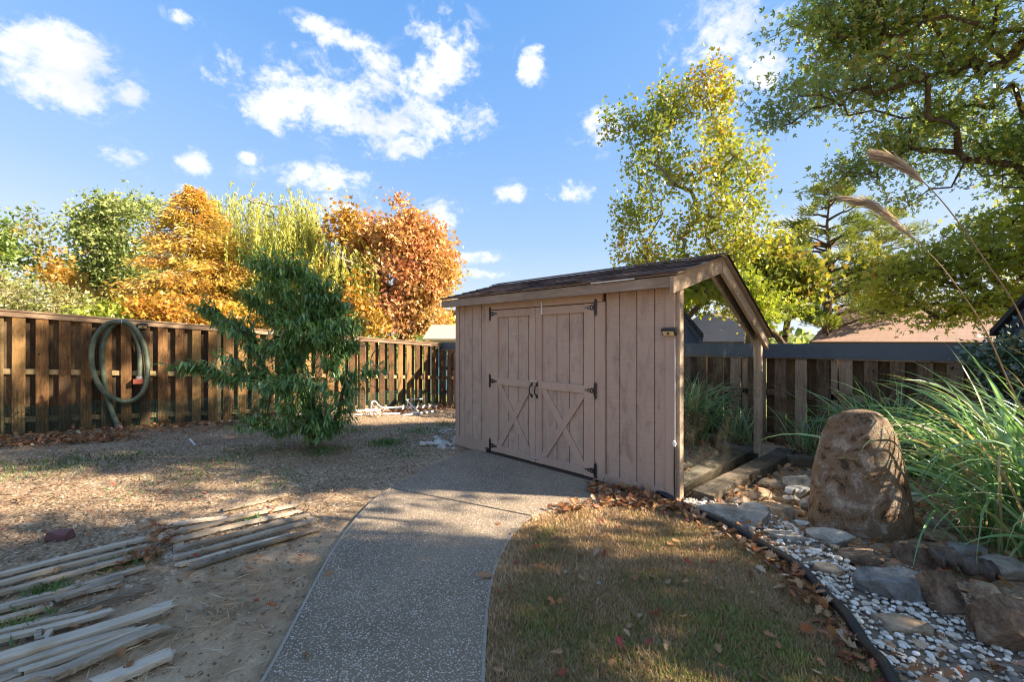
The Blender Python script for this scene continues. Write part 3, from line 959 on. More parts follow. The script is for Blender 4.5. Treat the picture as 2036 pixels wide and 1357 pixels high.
for r in range(nrow):
    x = XL - 0.012 - (r % 2) * 0.12
    while x < XR - 0.10:
        w, me = random.choice(protos)
        if x + w > XR + 0.03:
            x = XR + 0.025 - w
            last = True
        else:
            last = False
        o = bpy.data.objects.new('shingle', me); COL.objects.link(o); o.parent = roof
        p = Vector((max(x, XL - 0.015), 4.02 - 0.018, 2.235 - 0.005)) + sdn * (r * slen / nrow) + snm * (0.0015 * (r % 2) + random.uniform(0, 0.002))
        o.location = p - SO
        x += w
        if last:
            break
mb = SP()
rs = Vector((0, 6.70 - 5.156, 1.655 - 2.544)); rl = rs.length; rd = rs.normalized(); rn = Vector((0, -rd.z, rd.y)); rn = rn if rn.z > 0 else -rn
for r in range(11):
    a = Vector((0, 5.156, 2.544)) + rd * (r * rl / 11); bq = a + rd * (rl / 11 + 0.03)
    V = [(x, p.y, p.z) for x in (XL - .01, XR + .022) for p in (a + rn * 0.003, bq + rn * 0.006, bq + rn * 0.016, a + rn * 0.006)]
    mb.add(V, [(0, 1, 2, 3), (7, 6, 5, 4), (0, 4, 5, 1), (1, 5, 6, 2), (2, 6, 7, 3), (3, 7, 4, 0)])
mb.put('shingle_courses', M_shingle, roof, SO)
mb = SP()
mb.bar((XL - .01, 5.125, 2.558), (XR + .02, 5.125, 2.558), 0.16, 0.012, 0.1, (0, -0.26, 1))
mb.put('ridge_cap', M_shingle, roof, SO)
mb = SP(); mb.box((-2.95, 4.001, 2.214), (-2.42, 4.022, 2.226)); mb.put('drip_edge', M_gutter, roof, SO)

# cable and fitting running down the corner of the shed
mb = MB(); mb.tube([(-2.082, YF - 0.026, 1.62), (-2.083, YF - 0.026, 0.62)], 0.004, 6)
cab = mb.obj('cable', M_white); tag(cab, 'thin white cable running down the right corner of the shed', 'cable')
mb = MB(); mb.tube(smooth_path([(-2.083, YF - 0.028, 0.60), (-2.086, YF - 0.030, 0.30), (-2.080, YF - 0.032, 0.12), (-2.07, YF - 0.05, 0.04), (-2.02, YF - 0.09, 0.035)], 4), 0.007, 6)
cb2 = mb.obj('black_cable', M_pipe, smooth=True); tag(cb2, 'black cable dropping to the ground at the right corner of the shed', 'cable')
mb = MB(); mb.tube([(0, 0, -0.025), (0, 0, 0.025)], 0.013, 8); mb.tube([(-.02, 0, 0), (.02, 0, 0)], 0.008, 8)
cn = mb.obj('connector', M_white, cb2, loc=(-2.084, YF - 0.034, 0.61))


def solar(loc, yaw, label, s=1.0):
    t = empty('solar_light', label, 'light', loc, 'solar wall lights')
    t.rotation_euler = (0, 0, yaw); t.scale = (s, s, s)
    mb = MB()  # wedge body, faces -y
    w = 0.075
    V = [(-w, 0, -.045), (w, 0, -.045), (w, 0, .045), (-w, 0, .045), (-w, -.025, -.045), (w, -.025, -.045), (w, -.075, .020), (-w, -.075, .020), (-w, -.070, .030), (w, -.070, .030), (w, -.004, .050), (-w, -.004, .050)]
    mb.add(V, [(4, 5, 6, 7), (7, 6, 9, 8), (8, 9, 10, 11), (0, 3, 11, 8, 7, 4), (1, 5, 6, 9, 10, 2), (0, 4, 5, 1), (3, 2, 10, 11), (0, 1, 2, 3)])
    mb.obj('housing', M_plasticblk, t)
    mb = MB(); V = [(-.062, -.0255, -.042), (.062, -.0255, -.042), (.066, -.062, .004), (-.066, -.062, .004)]
    V = V + [(x, y - .003, z - .002) for x, y, z in V]
    mb.add(V, [(0, 3, 2, 1), (4, 5, 6, 7), (0, 1, 5, 4), (1, 2, 6, 5), (2, 3, 7, 6), (3, 0, 4, 7)]); mb.obj('lens', M_lens, t)
    mb = MB(); mb.tube([(0, -.040, -.015), (0, -.060, -.022)], 0.013, 10); mb.obj('sensor', M_plasticblk, t)
    mb = MB(); V = [(-.065, -.066, .0325), (.065, -.066, .0325), (.065, -.010, .0505), (-.065, -.010, .0505)]
    mb.add(V + [(x, y, z - .002) for x, y, z in V], [(0, 1, 2, 3), (7, 6, 5, 4), (0, 4, 5, 1), (1, 5, 6, 2), (2, 6, 7, 3), (3, 7, 4, 0)]); mb.obj('solar_panel', M_solar, t)
    return t


solar((-2.132, YF - 0.020, 1.69), 0, 'solar light with pale lens high on the right corner of the shed', 0.88)

# ------------------------------------------------------------------ left fence
XFL = -11.1
zt = lambda y: 2.085 - (y + 0.886) * (2.085 - 1.475) / 9.07
fl = empty('board_fence', 'amber stained shadowbox fence with hose hanging on it, left of the shed', 'fence', (XFL, 0, 0))
FO = Vector((XFL, 0, 0))


def fboard(mbname, a, b, mat, par, org, twist=0.0):
    """vertical board between bottom a and top b centre points"""
    mb = SP()
    w = random.uniform(0.145, 0.156)
    up = Vector((math.cos(twist), math.sin(twist), 0)) if par is fl else Vector((math.sin(twist), math.cos(twist), 0))
    mb.bar(a, b, w, 0.019, 0.15, up)
    return mb.put(mbname, mat, par, org)


y = -3.4
k = 0
while y < 8.15:
    zb = hz(XFL, y) + 0.015
    fboard('board', (XFL + 0.030, y, zb), (XFL + 0.030 + random.uniform(-.004, .004), y + random.uniform(-.006, .006), zt(y) - 0.02), M_fence_l, fl, FO, random.uniform(-.03, .03))
    yb = y + 0.137
    fboard('back_board', (XFL - 0.060, yb, zb), (XFL - 0.060, yb, zt(yb) - 0.02), M_fence_back, fl, FO, random.uniform(-.02, .02))
    y += 0.272
for dz, nm in ((-0.98, 'rail'), (-1.78, 'rail')):
    for ya, yb in ((-3.5, -0.9), (-0.9, 2.15), (2.15, 5.2), (5.2, 8.25)):
        mb = SP(); mb.bar((XFL - 0.015, ya + .002, zt(ya) + dz), (XFL - 0.015, yb - .002, zt(yb) + dz), 0.038, 0.09, 0.1); mb.put(nm, M_railwood, fl, FO)
for ya, yb in ((-3.5, -0.9), (-0.9, 2.15), (2.15, 5.2), (5.2, 8.25)):
    mb = SP(); mb.bar((XFL + 0.052, ya + .002, zt(ya) - 0.035), (XFL + 0.052, yb - .002, zt(yb) - 0.035), 0.020, 0.085, 0.1); mb.put('top_trim', M_cap_wood, fl, FO)
    mb = SP(); mb.bar((XFL - 0.012, ya + .002, zt(ya) + 0.021), (XFL - 0.012, yb - .002, zt(yb) + 0.021), 0.185, 0.026, 0.1); mb.put('cap_board', M_cap_wood, fl, FO)
    mb = SP(); mb.bar((XFL - 0.015, ya + 0.01, hz(XFL, ya)), (XFL - 0.015, ya + 0.01, zt(ya)), 0.085, 0.040, 0.1, (1, 0, 0)); mb.put('post', M_railwood, fl, FO)

# ------------------------------------------------------------------ right fence
YFR = 7.79
fr = empty('board_fence', 'dark weathered shadowbox fence with blue-grey metal cap, right of the shed', 'fence', (0, YFR, 0))
RO = Vector((0, YFR, 0))
x = XFL + 0.15
ztr = 1.52
while x < 4.2:
    zb = hz(x, YFR) + 0.012
    fboard('board', (x, YFR - 0.030, zb), (x + random.uniform(-.006, .006), YFR - 0.030, ztr - 0.04), M_fence_r, fr, RO, random.uniform(-.03, .03))
    xb = x + 0.137
    fboard('back_board', (xb, YFR + 0.060, zb), (xb, YFR + 0.060, ztr - 0.04), M_fence_back, fr, RO, random.uniform(-.02, .02))
    x += 0.274
for z in (0.80, 0.12):
    xx = XFL
    while xx < 4.0:
        mb = SP(); mb.bar((xx + .002, YFR + 0.015, z), (xx + 2.4 - .002, YFR + 0.015, z), 0.038, 0.09, 0.1); mb.put('rail', M_fence_r, fr, RO); xx += 2.4
xx = XFL
while xx < 4.0:
    mb = SP(); mb.bar((xx, YFR + 0.015, 0), (xx, YFR + 0.015, ztr - 0.02), 0.085, 0.038, 0.1, (0, 1, 0)); mb.put('post', M_fence_r, fr, RO)
    mb = SP(); mb.bar((xx + .002, YFR - 0.049, 1.340), (xx + 2.398, YFR - 0.049, 1.340), 0.018, 0.022, 0.1); mb.put('cleat', M_fence_r, fr, RO)
    xx += 2.4
for xa, xb in ((XFL, -5.0), (-5.0, -1.86), (-1.86, 1.2), (1.2, 4.4)):
    mb = SP()
    mb.bar((xa + .001, YFR - 0.062, 1.452), (xb - .001, YFR - 0.062, 1.452), 0.006, 0.205, 0.1)
    mb.bar((xa + .001, YFR + 0.012, 1.556), (xb - .001, YFR + 0.012, 1.556), 0.155, 0.006, 0.1)
    mb.bar((xa + .001, YFR + 0.088, 1.50), (xb - .001, YFR + 0.088, 1.50), 0.006, 0.10, 0.1)
    mb.put('metal_cap', M_flash, fr, RO)

# ------------------------------------------------------------------ green netting, hose, solar lights on the left fence
NX = XFL + 0.075


def net(name, label, y0, y1, h0, h1, top=None):
    mb = MB()
    n = int((y1 - y0) / 0.045)
    rows = 13
    P = []
    for i in range(n + 1):
        y = y0 + (y1 - y0) * i / n
        zb = hz(NX, y) + 0.01
        H = h0 + (h1 - h0) * i / n + 0.03 * math.sin(y * 3.1) + 0.02 * math.sin(y * 7.7)
        P.append([Vector((0.012 * math.sin(y * 5 + j * .4) + 0.01, y, zb + H * j / rows)) for j in range(rows + 1)])
    r = 0.0028
    for i in range(n + 1):
        a, b = P[i][0], P[i][-1]
        for j in range(0, rows, 3):
            p, q = P[i][j], P[i][min(j + 3, rows)]
            mb.add([p + Vector((0, -r, 0)), p + Vector((0, r, 0)), q + Vector((0, r, 0)), q + Vector((0, -r, 0)), p + Vector((r, 0, 0)), q + Vector((r, 0, 0))], [(0, 1, 2, 3), (0, 4, 5, 3), (4, 1, 2, 5)])
    for j in range(rows + 1):
        for i in range(0, n):
            p, q = P[i][j], P[i + 1][j]
            mb.add([p + Vector((0, 0, -r)), q + Vector((0, 0, -r)), q + Vector((0, 0, r)), p + Vector((0, 0, r)), p + Vector((r, 0, 0)), q + Vector((r, 0, 0))], [(0, 1, 2, 3), (0, 1, 5, 4), (4, 5, 2, 3)])
    o = mb.obj(name, M_net, loc=(NX, 0, 0))
    tag(o, label, 'netting', 'green plastic netting along the fence')
    return o


net('garden_netting', 'green plastic netting along the fence foot behind the hanging hose', -3.0, 3.7, 0.46, 0.52)
net('garden_netting', 'green plastic netting along the fence foot beyond the leafy sapling', 3.75, 8.1, 0.50, 0.55)

HX = XFL + 0.085
hose = empty('ribbed_hose', 'thick green ribbed hose looped over the left fence', 'hose', (HX, 0.9, 0))
HO = Vector((HX, 0.9, 0))


def hpt(zx, zy, dx=0.0):
    return Xp(zx / 3.915, 580 + zy / 3.915, HX + dx)


loop = [(918, 1040, .05), (880, 960, .03), (840, 840, .03), (812, 700, .03), (796, 560, .03), (800, 430, .03), (830, 330, .03), (880, 262, .05), (940, 236, .08), (1000, 250, .10),
        (1060, 300, .10), (1110, 390, .10), (1140, 500, .10), (1148, 620, .10), (1130, 740, .10), (1080, 820, .10), (1000, 856, .10), (910, 842, .10), (820, 790, .10), (760, 710, .10), (720, 600, .10), (712, 480, .10),
        (735, 370, .10), (785, 295, .10), (850, 245, .10), (930, 236, .13), (990, 262, .06), (1040, 320, .05), (1075, 400, .05), (1090, 500, .05), (1088, 600, .05), (1085, 668, .05)]
pts = smooth_path([hpt(a, b, c - 0.02) for a, b, c in loop], 14)
# even resampling with ribs
acc = [pts[0]]
for p in pts[1:]:
    while (p - acc[-1]).length > 0.011:
        acc.append(acc[-1] + (p - acc[-1]).normalized() * 0.011)
mb = SP(); mb.tube(acc, [0.041 + (0.004 if i % 3 == 0 else (-0.002 if i % 3 == 1 else 0)) for i in range(len(acc))], 12)
mb.put('hose_tube', M_hose, hose, HO, True)
e0 = hpt(918, 1040, .03)
mb = SP(); mb.tube([e0 + Vector((0, -.01, .02)), e0 + Vector((0, .02, -.05))], 0.052, 12); mb.put('hose_clamp', M_silver, hose, HO)
e1 = hpt(1085, 668, .03)
mb = SP(); mb.tube([e1 + Vector((0, 0, .02)), e1 + Vector((0, 0, -.03))], 0.053, 12); mb.put('hose_clamp', M_silver, hose, HO)
mb = SP(); mb.box((e1.x - .05, e1.y - .095, e1.z - .12), (e1.x + .05, e1.y + .085, e1.z - .032)); mb.tube([e1 + Vector((0, 0, -.13)), e1 + Vector((0, 0, -.02))], 0.048, 12)
mb.put('red_fitting', M_redfit, hose, HO)
tp = hpt(945, 236, .1)
mb = SP(); mb.tube(smooth_path([tp + Vector((-.12, 0, .04)), tp + Vector((-.02, 0, .06)), tp + Vector((.06, 0, 0)), tp + Vector((.02, 0, -.07))], 4), 0.006, 6); mb.put('hook', M_silver, hose, HO)

a = Xp(283, 649, XFL + 0.07); solar((XFL + 0.066, a.y, a.z), math.pi / 2, 'solar light under the fence cap beside the hanging green hose')
a = Xp(868, 690, XFL + 0.07); solar((XFL + 0.066, a.y, a.z - 0.02), math.pi / 2, 'solar light under the fence cap near the far end beside the shed')

# ------------------------------------------------------------------ white odds and ends along the far fence


def bar_thing(name, label, cat, p0, p1, w, h, mat, group=None):
    p0 = Vector(p0); p1 = Vector(p1)
    mb = SP(); mb.bar(p0, p1, w, h, 0.15)
    o = mb.put(name, mat, None, p0); o.location = p0
    tag(o, label, cat, group)
    return o


def gz(x, y, dz=0.0):
    return Vector((x, y, hz(x, y) + dz))


def near_ground(px, py, dz=0.0):
    z = 0.0
    for _ in range(6):
        p = Gp(px, py, z); z = hz(p.x, p.y)
    p.z = z + dz
    return p


def gutter(name, label, p0, p1, w=0.11):
    p0 = Vector(p0); p1 = Vector(p1)
    d = (p1 - p0).normalized(); s = d.cross(Vector((0, 0, 1))).normalized() * (w / 2); u = Vector((0, 0, 0.075))
    prof = [(-1, 1), (-0.9, 0), (0.9, 0), (1.1, 1), (0.98, 1), (0.8, 0.08), (-0.8, 0.08), (-0.9, 1)]
    V = [p + s * a + u * b - p0 for p in (p0, p1) for a, b in prof]
    n = len(prof)
    me = pymesh(name, V, [(i, n + i, n + (i + 1) % n, (i + 1) % n) for i in range(n)] + [(3, 2, 1, 0, 7, 6, 5, 4), (8, 9, 10, 11, 12, 13, 14, 15)])
    o = link(name, me, M_gutter, None, p0)
    tag(o, label, 'gutter', 'lengths of white gutter by the fence')
    return o


gutter('gutter_length', 'white gutter length on the ground left of the sapling, by the fence', near_ground(462, 833, 0.02), near_ground(640, 829, 0.02))
gutter('gutter_length', 'long white gutter length on the ground behind the white wire racks', near_ground(655, 826, 0.02), near_ground(868, 812, 0.03), 0.13)
bar_thing('weathered_plank', 'pale plank lying flat in front of the gutter left of the sapling', 'plank', near_ground(392, 846, 0.02), near_ground(500, 838, 0.02), 0.15, 0.03, M_slat)
mb = SP(); p0 = near_ground(665, 829.5, .03); p1 = near_ground(795, 825, .03); mb.tube([p0, p1], 0.022, 8); o = mb.put('white_pipe', M_white, None, p0, True); o.location = p0
tag(o, 'thin white pipe lying in front of the racks', 'pipe')
mb = SP(); p0 = near_ground(800, 829, .03); p1 = near_ground(872, 821, .05); mb.tube([p0, p1], 0.026, 8); o = mb.put('white_pipe', M_white, None, p0, True); o.location = p0
tag(o, 'white pipe lying to the right of the racks, towards the shed', 'pipe')


def z7(zx, zy, x):
    return Xp(600 + zx / 5.988, 760 + zy / 5.988, x)


rk = z7(815, 400, -10.4); RK = Vector((rk.x, rk.y, rk.z))
t = empty('wire_rack', 'white tubular wire rack standing askew, nearer the sapling', 'rack', RK, 'white wire racks by the fence')
mb = SP(); mb.tube(smooth_path([z7(812, 400, -10.4), z7(826, 300, -10.4), z7(838, 236, -10.4), z7(880, 236, -10.4), z7(945, 300, -10.35), z7(1100, 302, -10.35), z7(1312, 290, -10.35)], 4), 0.017, 8); mb.put('frame_tube', M_white, t, RK, True)
for a, b in (((828, 268), (942, 362)), ((823, 305), (932, 398)), ((815, 345), (928, 440)), ((808, 385), (918, 462))):
    mb = SP(); mb.tube([z7(*a, -10.4), z7(*b, -9.9)], 0.011, 6); mb.put('rung', M_white, t, RK, True)
rk = z7(1300, 380, -10.3); RK = Vector(rk)
t = empty('wire_rack', 'white tubular wire rack with a raised arm, nearer the shed', 'rack', RK, 'white wire racks by the fence')
mb = SP(); mb.tube([z7(1465, 200, -10.4), z7(1245, 215, -10.4), z7(1310, 280, -10.2), z7(1385, 350, -10.0)], 0.017, 8); mb.put('frame_tube', M_white, t, RK, True)
mb = SP(); mb.tube([z7(1262, 230, -10.4), z7(1258, 330, -10.4)], 0.014, 8); mb.put('frame_tube', M_white, t, RK, True)
for a, b in (((1262, 285), (1372, 388)), ((1256, 318), (1332, 398))):
    mb = SP(); mb.tube([z7(*a, -10.4), z7(*b, -10.0)], 0.011, 6); mb.put('rung', M_white, t, RK, True)
p0 = near_ground(377, 876, .02); p1 = near_ground(388, 888, .02); bar_thing('white_stick', 'short white stick lying on the leaf litter below the sapling', 'stick', p0, p1, 0.03, 0.015, M_white)


def rough_bar(name, p0, p1, w, h, mat, par, org, jag=0.05, seg=10, wob=0.004):
    """weathered slat: uneven edges and broken ends"""
    p0 = Vector(p0); p1 = Vector(p1)
    d = (p1 - p0).normalized(); s = d.cross(Vector((0, 0, 1))).normalized(); u = s.cross(d)
    prof = [(-.5, -.5), (.5, -.5), (.5, .38), (.46, .5), (-.46, .5), (-.5, .38)]
    V = []
    rr = random.uniform(0, 100)
    ja = [random.uniform(0, jag) for _ in prof]; jb = [random.uniform(0, jag) for _ in prof]
    for i in range(seg + 1):
        t = i / seg
        c = p0.lerp(p1, t) + s * wob * 2 * math.sin(t * 5 + rr) + u * wob * math.sin(t * 7 + rr)
        for j, (a, b) in enumerate(prof):
            e = (ja[j] if i == 0 else 0) - (jb[j] if i == seg else 0)
            V.append(c + d * e + s * a * w * (1 + random.uniform(-.02, .02)) + u * b * h * (1 + random.uniform(-.08, .04)))
    n = len(prof)
    Fc = [(i * n + j, i * n + (j + 1) % n, (i + 1) * n + (j + 1) % n, (i + 1) * n + j) for i in range(seg) for j in range(n)] + [tuple(range(n - 1, -1, -1)), tuple(range(seg * n, seg * n + n))]
    me = pymesh(name, [v - Vector(org) for v in V], Fc)
    return link(name, me, mat, par)


def z3(zx, zy, z):
    return Gp(zx / 3.085, 920 + zy / 3.085, z)


def pallet(label, slats, z, th, group='sunken weathered pallets'):
    c = sum((z3(*s[0], 0) + z3(*s[1], 0) for s in slats), Vector()) / (2 * len(slats))
    t = empty('wooden_pallet', label, 'pallet', c, group)
    for s in slats:
        dz = s[3] if len(s) > 3 else 0
        a = z3(*s[0], z + dz + .012); b = z3(*s[1], z + dz + .012 + (s[4] if len(s) > 4 else 0))
        rough_bar('slat', a, b, s[2] * .95, th * .95, M_slat, t, c, 0.05 if len(s) < 6 else s[5])
    return t, c


t, c = pallet('weathered pallet of silver slats half sunk in the dirt, nearest the path', [
    ((1010, 392), (1420, 325), 0.045, -.012), ((1340, 298), (1765, 200), 0.05, -.008), ((1005, 447), (1835, 252), 0.052), ((1015, 492), (1870, 287), 0.052), ((1030, 545), (1905, 322), 0.052, .004),
    ((1050, 592), (1945, 348), 0.052, .004), ((1066, 638), (1840, 432), 0.042, -.012), ((1130, 655), (1965, 400), 0.050, -.006)], 0.026, 0.024)
for a, b in (((1075, 415), (1120, 640)), ((1800, 240), (1925, 380))):
    rough_bar('bearer', z3(*a, 0.0), z3(*b, 0.0), 0.07, 0.03, M_slat, t, c)
t, c = pallet('weathered pallet of spaced slats reaching the left edge of the yard view', [
    ((-700, 860), (920, 462), 0.050), ((-700, 925), (930, 502), 0.050), ((-700, 985), (935, 555), 0.052), ((-600, 1055), (900, 645), 0.045, -.010), ((330, 845), (790, 690), 0.075, .004),
    ((-500, 1090), (330, 880), 0.055, -.010), ((180, 995), (905, 780), 0.040, -.004), ((-500, 1215), (720, 905), 0.05, .002), ((-500, 1150), (560, 925), .045, -.004), ((560, 640), (900, 560), .035, -.006), ((-500, 1025), (760, 735), .04, -.006), ((232, 1115), (250, 1030), 0.03, .0), ((285, 1100), (295, 1030), 0.03, .0)], 0.024, 0.024)
t, c = pallet('broken pallet boards with splintered ends, lowest at the left', [
    ((-400, 1330), (1112, 862), 0.085, .012, 0, .16), ((-300, 1290), (640, 1000), .055, .0, 0, .08), ((100, 1300), (940, 1010), .045, -.006, 0, .1), ((-300, 1375), (865, 1010), 0.055, .0), ((200, 1362), (1050, 985), 0.075, -.004, 0, .14), ((-100, 1420), (500, 1245), 0.05, -.008), ((-200, 1410), (170, 1285), 0.07, -.010)], 0.036, 0.028)
p0 = z3(540, 1380, .03); p1 = z3(1100, 1160, .03)
o = rough_bar('loose_board', p0, p1, 0.085, 0.03, M_slat, None, p0, 0.12); o.location = p0
tag(o, 'single grey splintered board lying apart below the broken pallet', 'board')
t, c = None, None
p0 = Gp(118, 1066, 0.03)
mb = MB(); V = [(-.085, -.045, -.03), (.08, -.05, -.035), (.085, .05, -.03), (-.075, .055, -.03), (-.07, -.03, .035), (.075, -.04, .028), (.07, .04, .045), (-.06, .04, .03)]
mb.add(V, [(0, 3, 2, 1), (4, 5, 6, 7), (0, 1, 5, 4), (1, 2, 6, 5), (2, 3, 7, 6), (3, 0, 4, 7)])
o = mb.obj('brick', M_brickred, loc=p0); o.rotation_euler = (0.1, 0.1, 0.9); tag(o, 'broken maroon brick lying in the dirt above the pallets', 'brick')

# ------------------------------------------------------------------ black pipe along the lawn
PP = [Vector((p.x, p.y, 0.080 + 0.012 * math.sin(i * 0.5))) for i, p in enumerate(HOSE_S)]
mb = SP(); mb.tube(PP, [0.030] * len(PP), 12)
o = mb.put('drain_pipe', M_pipe, None, PP[0], True); o.location = PP[0]
tag(o, 'black flexible pipe snaking between the lawn and the white pebbles', 'pipe')

# ------------------------------------------------------------------ rocks


def icos(sub):
    t = (1 + 5 ** 0.5) / 2
    V = [(-1, t, 0), (1, t, 0), (-1, -t, 0), (1, -t, 0), (0, -1, t), (0, 1, t), (0, -1, -t), (0, 1, -t), (t, 0, -1), (t, 0, 1), (-t, 0, -1), (-t, 0, 1)]
    F = [(0, 11, 5), (0, 5, 1), (0, 1, 7), (0, 7, 10), (0, 10, 11), (1, 5, 9), (5, 11, 4), (11, 10, 2), (10, 7, 6), (7, 1, 8), (3, 9, 4), (3, 4, 2), (3, 2, 6), (3, 6, 8), (3, 8, 9), (4, 9, 5), (2, 4, 11), (6, 2, 10), (8, 6, 7), (9, 8, 1)]
    V = [Vector(v).normalized() for v in V]
    for _ in range(sub):
        mid = {}; NF = []

        def m(a, b):
            k = (min(a, b), max(a, b))
            if k not in mid:
                V.append(((V[a] + V[b]) / 2).normalized()); mid[k] = len(V) - 1
            return mid[k]
        for a, b, c in F:
            x, y, z = m(a, b), m(b, c), m(c, a)
            NF += [(a, x, z), (b, y, x), (c, z, y), (x, y, z)]
        F = NF
    return np.array([tuple(v) for v in V]), np.array(F)


ICO = {k: icos(k) for k in (0, 1, 2, 3, 4, 5)}


def rock_mesh(name, dims, sub=4, cuts=9, rough=0.06, seed=0, flat=None):
    r = np.random.default_rng(seed)
    V = ICO[sub][0].copy()
    for _ in range(cuts):
        n = r.normal(size=3); n /= np.linalg.norm(n)
        d = r.uniform(0.55, 0.85)
        k = np.maximum(0, V @ n - d)
        V -= k[:, None] * n
    if flat is not None:
        V[:, 2] = np.clip(V[:, 2], -flat, flat)
        V[:, 2] += 0.05 * V[:, 0] * r.uniform(-1, 1)
    off = r.uniform(0, 50, 3)
    V *= 1 + rough * fbm(V + off, 2.0, 4)[:, None] + rough * 0.4 * fbm(V + off, 9.0, 2)[:, None]
    e = V.max(0) - V.min(0)
    V = (V - (V.max(0) + V.min(0)) / 2) / e * np.array(dims)
    return npmesh(name, V, ICO[sub][1], smooth=True)


def rock(name, label, px, py, wpx, hpx, mat, z=0.05, depth=0.8, rot=0.0, seed=1, sub=4, cuts=9, flat=None, group=None, rough=0.07, tilt=(0, 0)):
    c = Gp(px, py, z)
    c.z -= .012
    Z = c.x * FW[0] + c.y * FW[1]
    w = wpx * Z / FPX
    # seen from the camera the outline mixes depth and height
    pitch = math.atan2(EYE - z, Z)
    apparent = hpx * Z / FPX
    h = max(0.03, apparent * 0.75)
    dd = max(w * depth, 0.05)
    me = rock_mesh(name, (w, dd, h), sub, cuts, rough, seed, flat)
    o = link(name, me, mat)
    o.location = c
    o.rotation_euler = (tilt[0], tilt[1], YAW + rot)
    tag(o, label, 'rock', group)
    return o


def z6(zx, zy):
    return 1340 + zx / 2.273, 760 + zy / 2.273


def rk6(x0, y0, x1, y1, label, mat, **kw):
    px, py = z6((x0 + x1) / 2, (y0 + y1) / 2)
    return rock(kw.pop('name', 'rock'), label, px, py, (x1 - x0) / 2.273, (y1 - y0) / 2.273, mat, **kw)


rk6(30, 535, 415, 690, 'long grey rock at the shed corner beside the black pipe', M_rockgrey, depth=0.42, rot=-0.45, seed=11, z=0.05, flat=0.55, sub=5)
rk6(612, 640, 805, 765, 'dark mottled rock leaning at the left foot of the boulder', M_rockgrey, depth=0.5, rot=-0.5, seed=12, z=0.07)
rk6(832, 830, 1160, 1010, 'large blue-grey slab right of the white pebbles', M_rockblue, depth=0.55, rot=-0.12, seed=23, z=0.09, flat=0.45, cuts=12, sub=5, name='flat_rock', tilt=(0.10, 0.06))
rk6(750, 752, 930, 825, 'brown layered rock in front of the boulder', M_rockbrown, depth=0.6, seed=14, z=0.05, flat=0.5)
rk6(1000, 705, 1240, 835, 'wide grey-brown flat rock behind the blue-grey slab', M_rockbrown, depth=0.7, seed=15, z=0.08, flat=0.4, name='flat_rock')
rk6(1372, 895, 1640, 1290, 'big dark rock at the right edge beside the pebbles', M_rockbrown, depth=0.9, seed=16, z=0.14, rot=-0.3, cuts=14, sub=5)
rk6(375, 420, 485, 490, 'tan rock nearest the sleepers', M_rocktan, seed=17, z=0.06)
rk6(495, 418, 650, 482, 'pale grey rock against the upper left of the boulder', M_rockgrey, seed=18, z=0.10, flat=0.6)
rk6(335, 468, 440, 535, 'light tan rock below the rock nearest the sleepers', M_rocktan, seed=19, z=0.07)
rk6(490, 463, 608, 508, 'flat pale rock under the pale grey rock', M_rockwhite, seed=20, z=0.06, flat=0.5)
rk6(248, 503, 345, 555, 'brown rock touching the end of the sleeper', M_rockbrown, seed=21, z=0.05)
rk6(298, 535, 448, 605, 'grey triangular rock above the white pebble stream', M_rockgrey, seed=22, z=0.05, cuts=12)
rk6(575, 492, 648, 605, 'grey upright rock wedged against the left of the boulder', M_rockgrey, seed=23, z=0.10, depth=0.9)
rk6(495, 503, 575, 548, 'small grey rock among orange leaves left of the boulder', M_rockgrey, seed=24, z=0.05)
rk6(178, 543, 300, 590, 'low brown rock between the long grey rock and the sleeper', M_rockbrown, seed=25, z=0.045, flat=0.5)
rk6(1062, 487, 1122, 550, 'pale bluish rock right of the boulder under the tall grass', M_rockwhite, seed=26, z=0.08)
rk6(930, 1055, 1135, 1145, 'tan flat stone sunk in the white pebbles', M_rocktan, seed=27, z=0.045, flat=0.35, name='flat_rock')
rk6(436, 545, 540, 640, 'tan flat stone with orange leaves in the middle of the stones', M_rocktan, seed=28, z=0.045, flat=0.4, name='flat_rock')
rk6(545, 615, 605, 650, 'small pale stone above the dark mottled rock', M_rockwhite, seed=29, z=0.045)
rk6(640, 815, 760, 900, 'tan flat stone at the edge of the pebbles near the orange leaves', M_rocktan, seed=30, z=0.042, flat=0.35, name='flat_rock')
rk6(400, 665, 620, 745, 'long pale flat stone in the pebble stream', M_rockgrey, seed=31, z=0.038, flat=0.3, rot=-.5, depth=.4, name='flat_rock')
rk6(0, 300, 80, 380, 'grey rock inside the bed near the corner post', M_rockgrey, seed=32, z=0.05) if False else None
rk6(1120, 600, 1300, 670, 'long narrow flat stone under the grass right of the boulder', M_rockgrey, seed=41, z=0.05, flat=0.35, depth=.45, name='flat_rock')
rk6(1250, 720, 1400, 800, 'grey flat stone behind the dark log', M_rockblue, seed=42, z=0.06, flat=0.35, name='flat_rock')
rk6(1120, 670, 1260, 722, 'tan flat stone between the boulder foot and the tall grass', M_rocktan, seed=43, z=0.05, flat=0.35, name='flat_rock')
rk6(1330, 900, 1450, 985, 'small tan stone left of the big dark rock', M_rocktan, seed=44, z=0.07, flat=0.5)
rk6(1400, 790, 1582, 890, 'broad grey stone above the big dark rock at the right edge', M_rockgrey, seed=45, z=0.08, flat=0.45, name='flat_rock')
